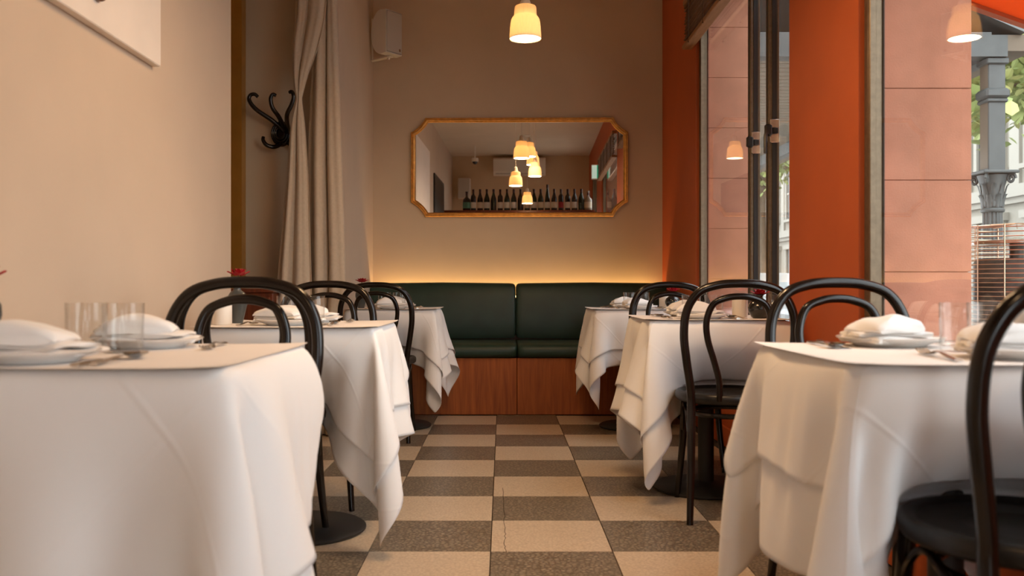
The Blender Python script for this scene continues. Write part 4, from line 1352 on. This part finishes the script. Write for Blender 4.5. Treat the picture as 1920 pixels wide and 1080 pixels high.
for k in range(8):
    link('acanthus_leaf', a1, None, pc, (0, 0, zc0 + 0.02), (0, 0, 2 * PI * k / 8))
    link('acanthus_leaf', a2, None, pc, (0, 0, zc0 + 0.03), (0, 0, 2 * PI * (k + 0.5) / 8))
for k in range(4):
    a = PI / 4 + k * PI / 2
    sp_ = []
    for q in range(26):
        th = q / 25 * 3.2 * PI
        rr = 0.040 * (1 - q / 30)
        sp_.append((0.165 + rr * math.cos(th), 0, zc1 - 0.06 + rr * math.sin(th)))
    MB().tube(sp_, 0.012, 8).build('volute', M['grey'], pc, (0, 0, 0), (0, 0, a))
MB().box(-0.17, 0.17, -0.17, 0.17, zc1 - 0.022, zc1, bev=0.006).build('abacus', M['grey'], pc, smooth=False)
MB().box(-0.082, 0.082, -0.082, 0.082, zc1, zz(112), bev=0.006).build('square_post', M['grey'], pc, smooth=False)
zm = zz(176)
MB().box(-0.115, 0.115, -0.115, 0.115, zm - 0.045, zm + 0.03, bev=0.018).build('moulding', M['grey'], pc)
MB().box(-0.100, 0.100, -0.100, 0.100, zm - 0.075, zm - 0.045, bev=0.008).build('moulding', M['grey'], pc)
MB().box(-0.105, 0.105, -0.105, 0.105, zz(124), zz(112), bev=0.008).build('moulding', M['grey'], pc)
ve = thing('verandah', 'zinc-roofed verandah with boarded lining running along the street', 'verandah', (0, 0, 0))
zb = zz(112) - 0.10
MB().box(PX - 0.06, PX + 0.06, PY - 0.1, 15.5, zb, zb + 0.16).build('street_beam', M['grey'], ve, smooth=False)
MB().box(XO + 0.02, PX - 0.06, PY - 0.10, PY + 0.04, zb, zb + 0.18).build('end_beam', M['grey'], ve, smooth=False)
MB().box(PX + 0.06, PX + 0.26, PY - 0.10, 15.5, zb + 0.04, zb + 0.16).build('gutter', M['lining'], ve, smooth=False)
MB().prism([(XO + 0.02, zb + 0.50), (PX - 0.3, zb + 0.36), (PX + 0.16, zb + 0.16), (PX + 0.16, zb + 0.19), (PX - 0.3, zb + 0.40), (XO + 0.02, zb + 0.54)], 'y', PY - 0.16, 15.5).build('roof_sheet', M['zinc'], ve, smooth=False)
bm_ = MB().box(XO + 0.02, PX - 0.07, -0.068, 0.068, -0.02, 0.0).mesh('lining_board', False); bm_.materials.append(M['lining'])
for k in range(58):
    link('lining_board', bm_, None, ve, (0, PY + 0.15 + k * 0.145, zb + 0.15))
# brown panel painting shade on post's left face; panelled return behind (next verandah bay)
MB().box(PX - 0.066, PX - 0.0505, PY - 0.055, PY + 0.055, zc1 + 0.02 - 0.10, zb).build('side_shade_panel', M['lining'], ve, smooth=False)
MB().box(PX - 0.62, PX - 0.14, PY + 0.35, PY + 0.42, 1.9, zb).build('screen_panel', M['lining'], ve, smooth=False)

# orange canvas awning over the near window
aw = thing('canvas_awning', 'orange canvas awning sloping out over the footpath', 'awning', (0, 0, 0))
def az(x): return 2.275 - 0.355 * (x - 2.372)
MB().prism([(XO, az(XO)), (3.2, az(3.2)), (3.2, az(3.2) + 0.006), (XO, az(XO) + 0.006)], 'y', 2.75, 4.55).build('canvas', M['awning'], aw, smooth=False)
MB().prism([(XO, az(XO) - 0.02), (3.2, az(3.2) - 0.02), (3.2, az(3.2) + 0.03), (XO, az(XO) + 0.03)], 'y', 4.55, 4.60).build('side_rail', M['orange'], aw, smooth=False)
MB().prism([(XO, az(XO) - 0.02), (3.2, az(3.2) - 0.02), (3.2, az(3.2) + 0.03), (XO, az(XO) + 0.03)], 'y', 2.70, 2.75).build('side_rail', M['orange'], aw, smooth=False)
MB().box(3.18, 3.23, 2.7, 4.6, az(3.2) - 0.16, az(3.2) + 0.03).build('valance', M['awning'], aw, smooth=False)

# wire-caged patio heater
HX, HY = at(1906, 500, 4.2).x, 4.2
ht = thing('patio_heater', 'wire-caged steel patio heater on the footpath', 'heater', (HX, HY, -0.10))
ztop = CH + (CY - 424) / F * HY + 0.10
Rr = 0.20
ringm = MB().tube([(Rr * math.cos(a), Rr * math.sin(a), 0) for a in [2 * PI * k / 36 for k in range(36)]], 0.0024, 5, closed=True).mesh('cage_ring'); ringm.materials.append(M['copper'])
z = 0.30
while z < ztop:
    link('cage_ring', ringm, None, ht, (0, 0, z))
    z += 0.0205
vw = MB().tube([(Rr + 0.002, 0, 0.28), (Rr + 0.002, 0, ztop)], 0.003, 5).mesh('cage_wire'); vw.materials.append(M['copper'])
for k in range(10):
    link('cage_wire', vw, None, ht, (0, 0, 0), (0, 0, 2 * PI * k / 10 + 0.2))
for k in range(6):
    a = PI * k / 6
    MB().tube([(Rr * math.cos(a), Rr * math.sin(a), ztop), (0, 0, ztop + 0.012), (-Rr * math.cos(a), -Rr * math.sin(a), ztop)], 0.0024, 5).build('top_wire', M['copper'], ht)
MB().lathe([(0.0, 0.32), (0.165, 0.32), (0.175, 0.40), (0.178, ztop - 0.17), (0.165, ztop - 0.15), (0.0, ztop - 0.15)], 32).build('burner_drum', M['perf'], ht, angle=30)
MB().lathe([(0.0, ztop - 0.10), (0.185, ztop - 0.085), (0.190, ztop - 0.07), (0.0, ztop - 0.05)], 32).build('reflector', M['steel'], ht, angle=30)
MB().tube([(0, 0, ztop - 0.16), (0, 0, ztop - 0.09)], 0.03, 12).build('neck', M['perf'], ht)
MB().lathe([(0.0, 0.0), (0.24, 0.0), (0.24, 0.03), (0.20, 0.06), (0.17, 0.30), (0.0, 0.32)], 32).build('base', M['steel'], ht, angle=30)

# facade opposite
fb = thing('stucco_building', 'cream stucco building with tall windows across the street', 'building', (0, 0, 0))
BX = 13.0
MB().box(BX, BX + 6, 2, 62, -0.3, 11).build('wall', M['facade'], fb, smooth=False)
for z, d, h in ((0.9, 0.10, 0.25), (3.15, 0.22, 0.30), (3.0, 0.12, 0.15), (6.9, 0.30, 0.35), (10.6, 0.5, 0.4)):
    MB().box(BX - d, BX + 0.1, 2, 62, z, z + h).build('cornice', M['facadetrim'], fb, smooth=False)
wf = MB()
for q in ((-0.75, -0.60, 0, 2.3), (0.60, 0.75, 0, 2.3)):
    wf.box(-0.10, 0.02, q[0], q[1], q[2], q[3])
wf.box(-0.16, 0.02, -0.85, 0.85, 2.3, 2.5); wf.box(-0.18, 0.02, -0.85, 0.85, -0.12, 0.0)
wfm = wf.mesh('window', False); wfm.materials.append(M['facadetrim'])
pm_ = MB().box(-0.03, 0.02, -0.60, 0.60, 0, 2.3).mesh('pane', False); pm_.materials.append(M['winglass'])
sm_ = MB().box(-0.06, 0.02, -0.60, 0.60, 1.12, 1.20).box(-0.06, 0.02, -0.03, 0.03, 0, 2.3).mesh('sash_bar', False); sm_.materials.append(M['facadetrim'])
for r, z in enumerate((0.4, 3.95, 7.7)):
    for k in range(20):
        o = link('window', wfm, None, fb, (BX - 0.001, 5.2 + k * 2.4, z if r else 0.3))
        link('pane', pm_, None, o)
        link('sash_bar', sm_, None, o)
pl_ = MB().box(-0.08, 0.02, -0.22, 0.22, 0, 3.4).box(-0.14, 0.02, -0.28, 0.28, 3.2, 3.4).mesh('pilaster', False); pl_.materials.append(M['facadetrim'])
for k in range(20):
    link('pilaster', pl_, None, fb, (BX, 4.0 + k * 2.4, 3.45))

def tree(x, y, h, cr, cz, nl, seed, label):
    rnd = random.Random(seed)
    t = thing('plane_tree', label, 'tree', (x, y, -0.12), group='street trees')
    MB().tube(catmull([(0, 0, 0), (0.04, 0.03, 1.2), (-0.05, 0.0, 2.4), (0, 0.05, h)], 5), [0.17 - 0.10 * i / 16 for i in range(16)], 10).build('trunk', M['bark'], t)
    ends = []
    for k in range(18):
        a = rnd.uniform(0, 2 * PI); el = rnd.uniform(-0.25, 0.8)
        s = Vector((0, 0, rnd.uniform(h * 0.6, h)))
        e = s + Vector((math.cos(a) * math.cos(el), math.sin(a) * math.cos(el), math.sin(el))) * cr * rnd.uniform(0.7, 1.0)
        mid = (s + e) / 2 + Vector((rnd.uniform(-.3, .3), rnd.uniform(-.3, .3), rnd.uniform(-.1, .3)))
        P_ = catmull([s, mid, e], 6)
        MB().tube(P_, [0.055 - 0.045 * i / len(P_) for i in range(len(P_))], 6).build('branch', M['bark'], t)
        ends += [P_[int(len(P_) * f)] for f in (0.45, 0.6, 0.75, 0.9)] + [e]
    mb = MB(); vs, fs = [], []
    for k in range(nl):
        c = rnd.choice(ends) + Vector((rnd.gauss(0, 0.33), rnd.gauss(0, 0.33), rnd.gauss(0, 0.26)))
        s = rnd.uniform(0.05, 0.11)
        q = Matrix.Rotation(rnd.uniform(0, 6.28), 3, 'Z') @ Matrix.Rotation(rnd.uniform(-1.2, 1.2), 3, 'X')
        o = len(vs)
        for p in ((0, -1, 0), (0.75, -0.45, 0.08), (0.6, 0.45, 0.05), (0, 1.1, -0.1), (-0.6, 0.45, 0.05), (-0.75, -0.45, 0.08)):
            vs.append(c + q @ (Vector(p) * s))
        fs.append((o, o + 1, o + 2, o + 3)); fs.append((o, o + 3, o + 4, o + 5))
    me = bpy.data.meshes.new('foliage'); me.from_pydata([tuple(v) for v in vs], [], fs); me.materials.append(M['leaf'])
    f = link('foliage', me, None, t); f['kind'] = 'stuff'
tree(8.3, 12.6, 5.3, 2.9, 4.0, 9500, 3, 'leafy plane tree above the grey iron post')
tree(6.4, 22.5, 4.8, 2.4, 4.0, 3000, 5, 'farther plane tree glimpsed between the window stiles')

# parked car glimpsed through the far window
cr = thing('parked_car', 'silver car parked along the street, glimpsed past the far window', 'car', (5.6, 20.0, -0.25))
sec = [(-2.1, 0.45, 0.72), (-2.0, 0.30, 0.92), (-1.1, 0.25, 1.0), (-0.5, 0.25, 1.42), (0.6, 0.25, 1.46), (1.5, 0.25, 1.05), (2.05, 0.30, 0.95), (2.15, 0.45, 0.75)]
vs, fs = [], []
for y, zb_, zt in sec:
    wl = 0.86; wt = 0.62 if zt > 1.2 else 0.80
    vs += [(-wl * 0.94, y, zb_), (-wl, y, (zb_ + 0.75) / 2), (-wl, y, min(zt, 0.85)), (-wt, y, zt), (wt, y, zt), (wl, y, min(zt, 0.85)), (wl, y, (zb_ + 0.75) / 2), (wl * 0.94, y, zb_)]
for i in range(len(sec) - 1):
    for k in range(8):
        fs.append((i * 8 + k, i * 8 + (k + 1) % 8, (i + 1) * 8 + (k + 1) % 8, (i + 1) * 8 + k))
fs += [tuple(range(8)), tuple(range(56, 64))[::-1]]
MB().add(vs, fs).build('body', M['carpaint'], cr, angle=35)
for s in (-1, 1):
    wm = MB().add([(s * 0.845, -1.0, 0.90), (s * 0.845, 1.3, 0.95), (s * 0.655, 0.55, 1.38), (s * 0.655, -0.45, 1.36)], [(0, 1, 2, 3)])
    wm.build('side_window', M['winglass'], cr, (s * 0.012, 0, 0), smooth=False)
    for y in (-1.35, 1.4):
        wh = MB().lathe([(0.0, -0.1), (0.28, -0.1), (0.32, -0.07), (0.32, 0.07), (0.28, 0.1), (0.0, 0.1)], 24)
        wh.build('wheel', M['tyre'], cr, (s * 0.80, y, 0.32), (0, PI / 2, 0))
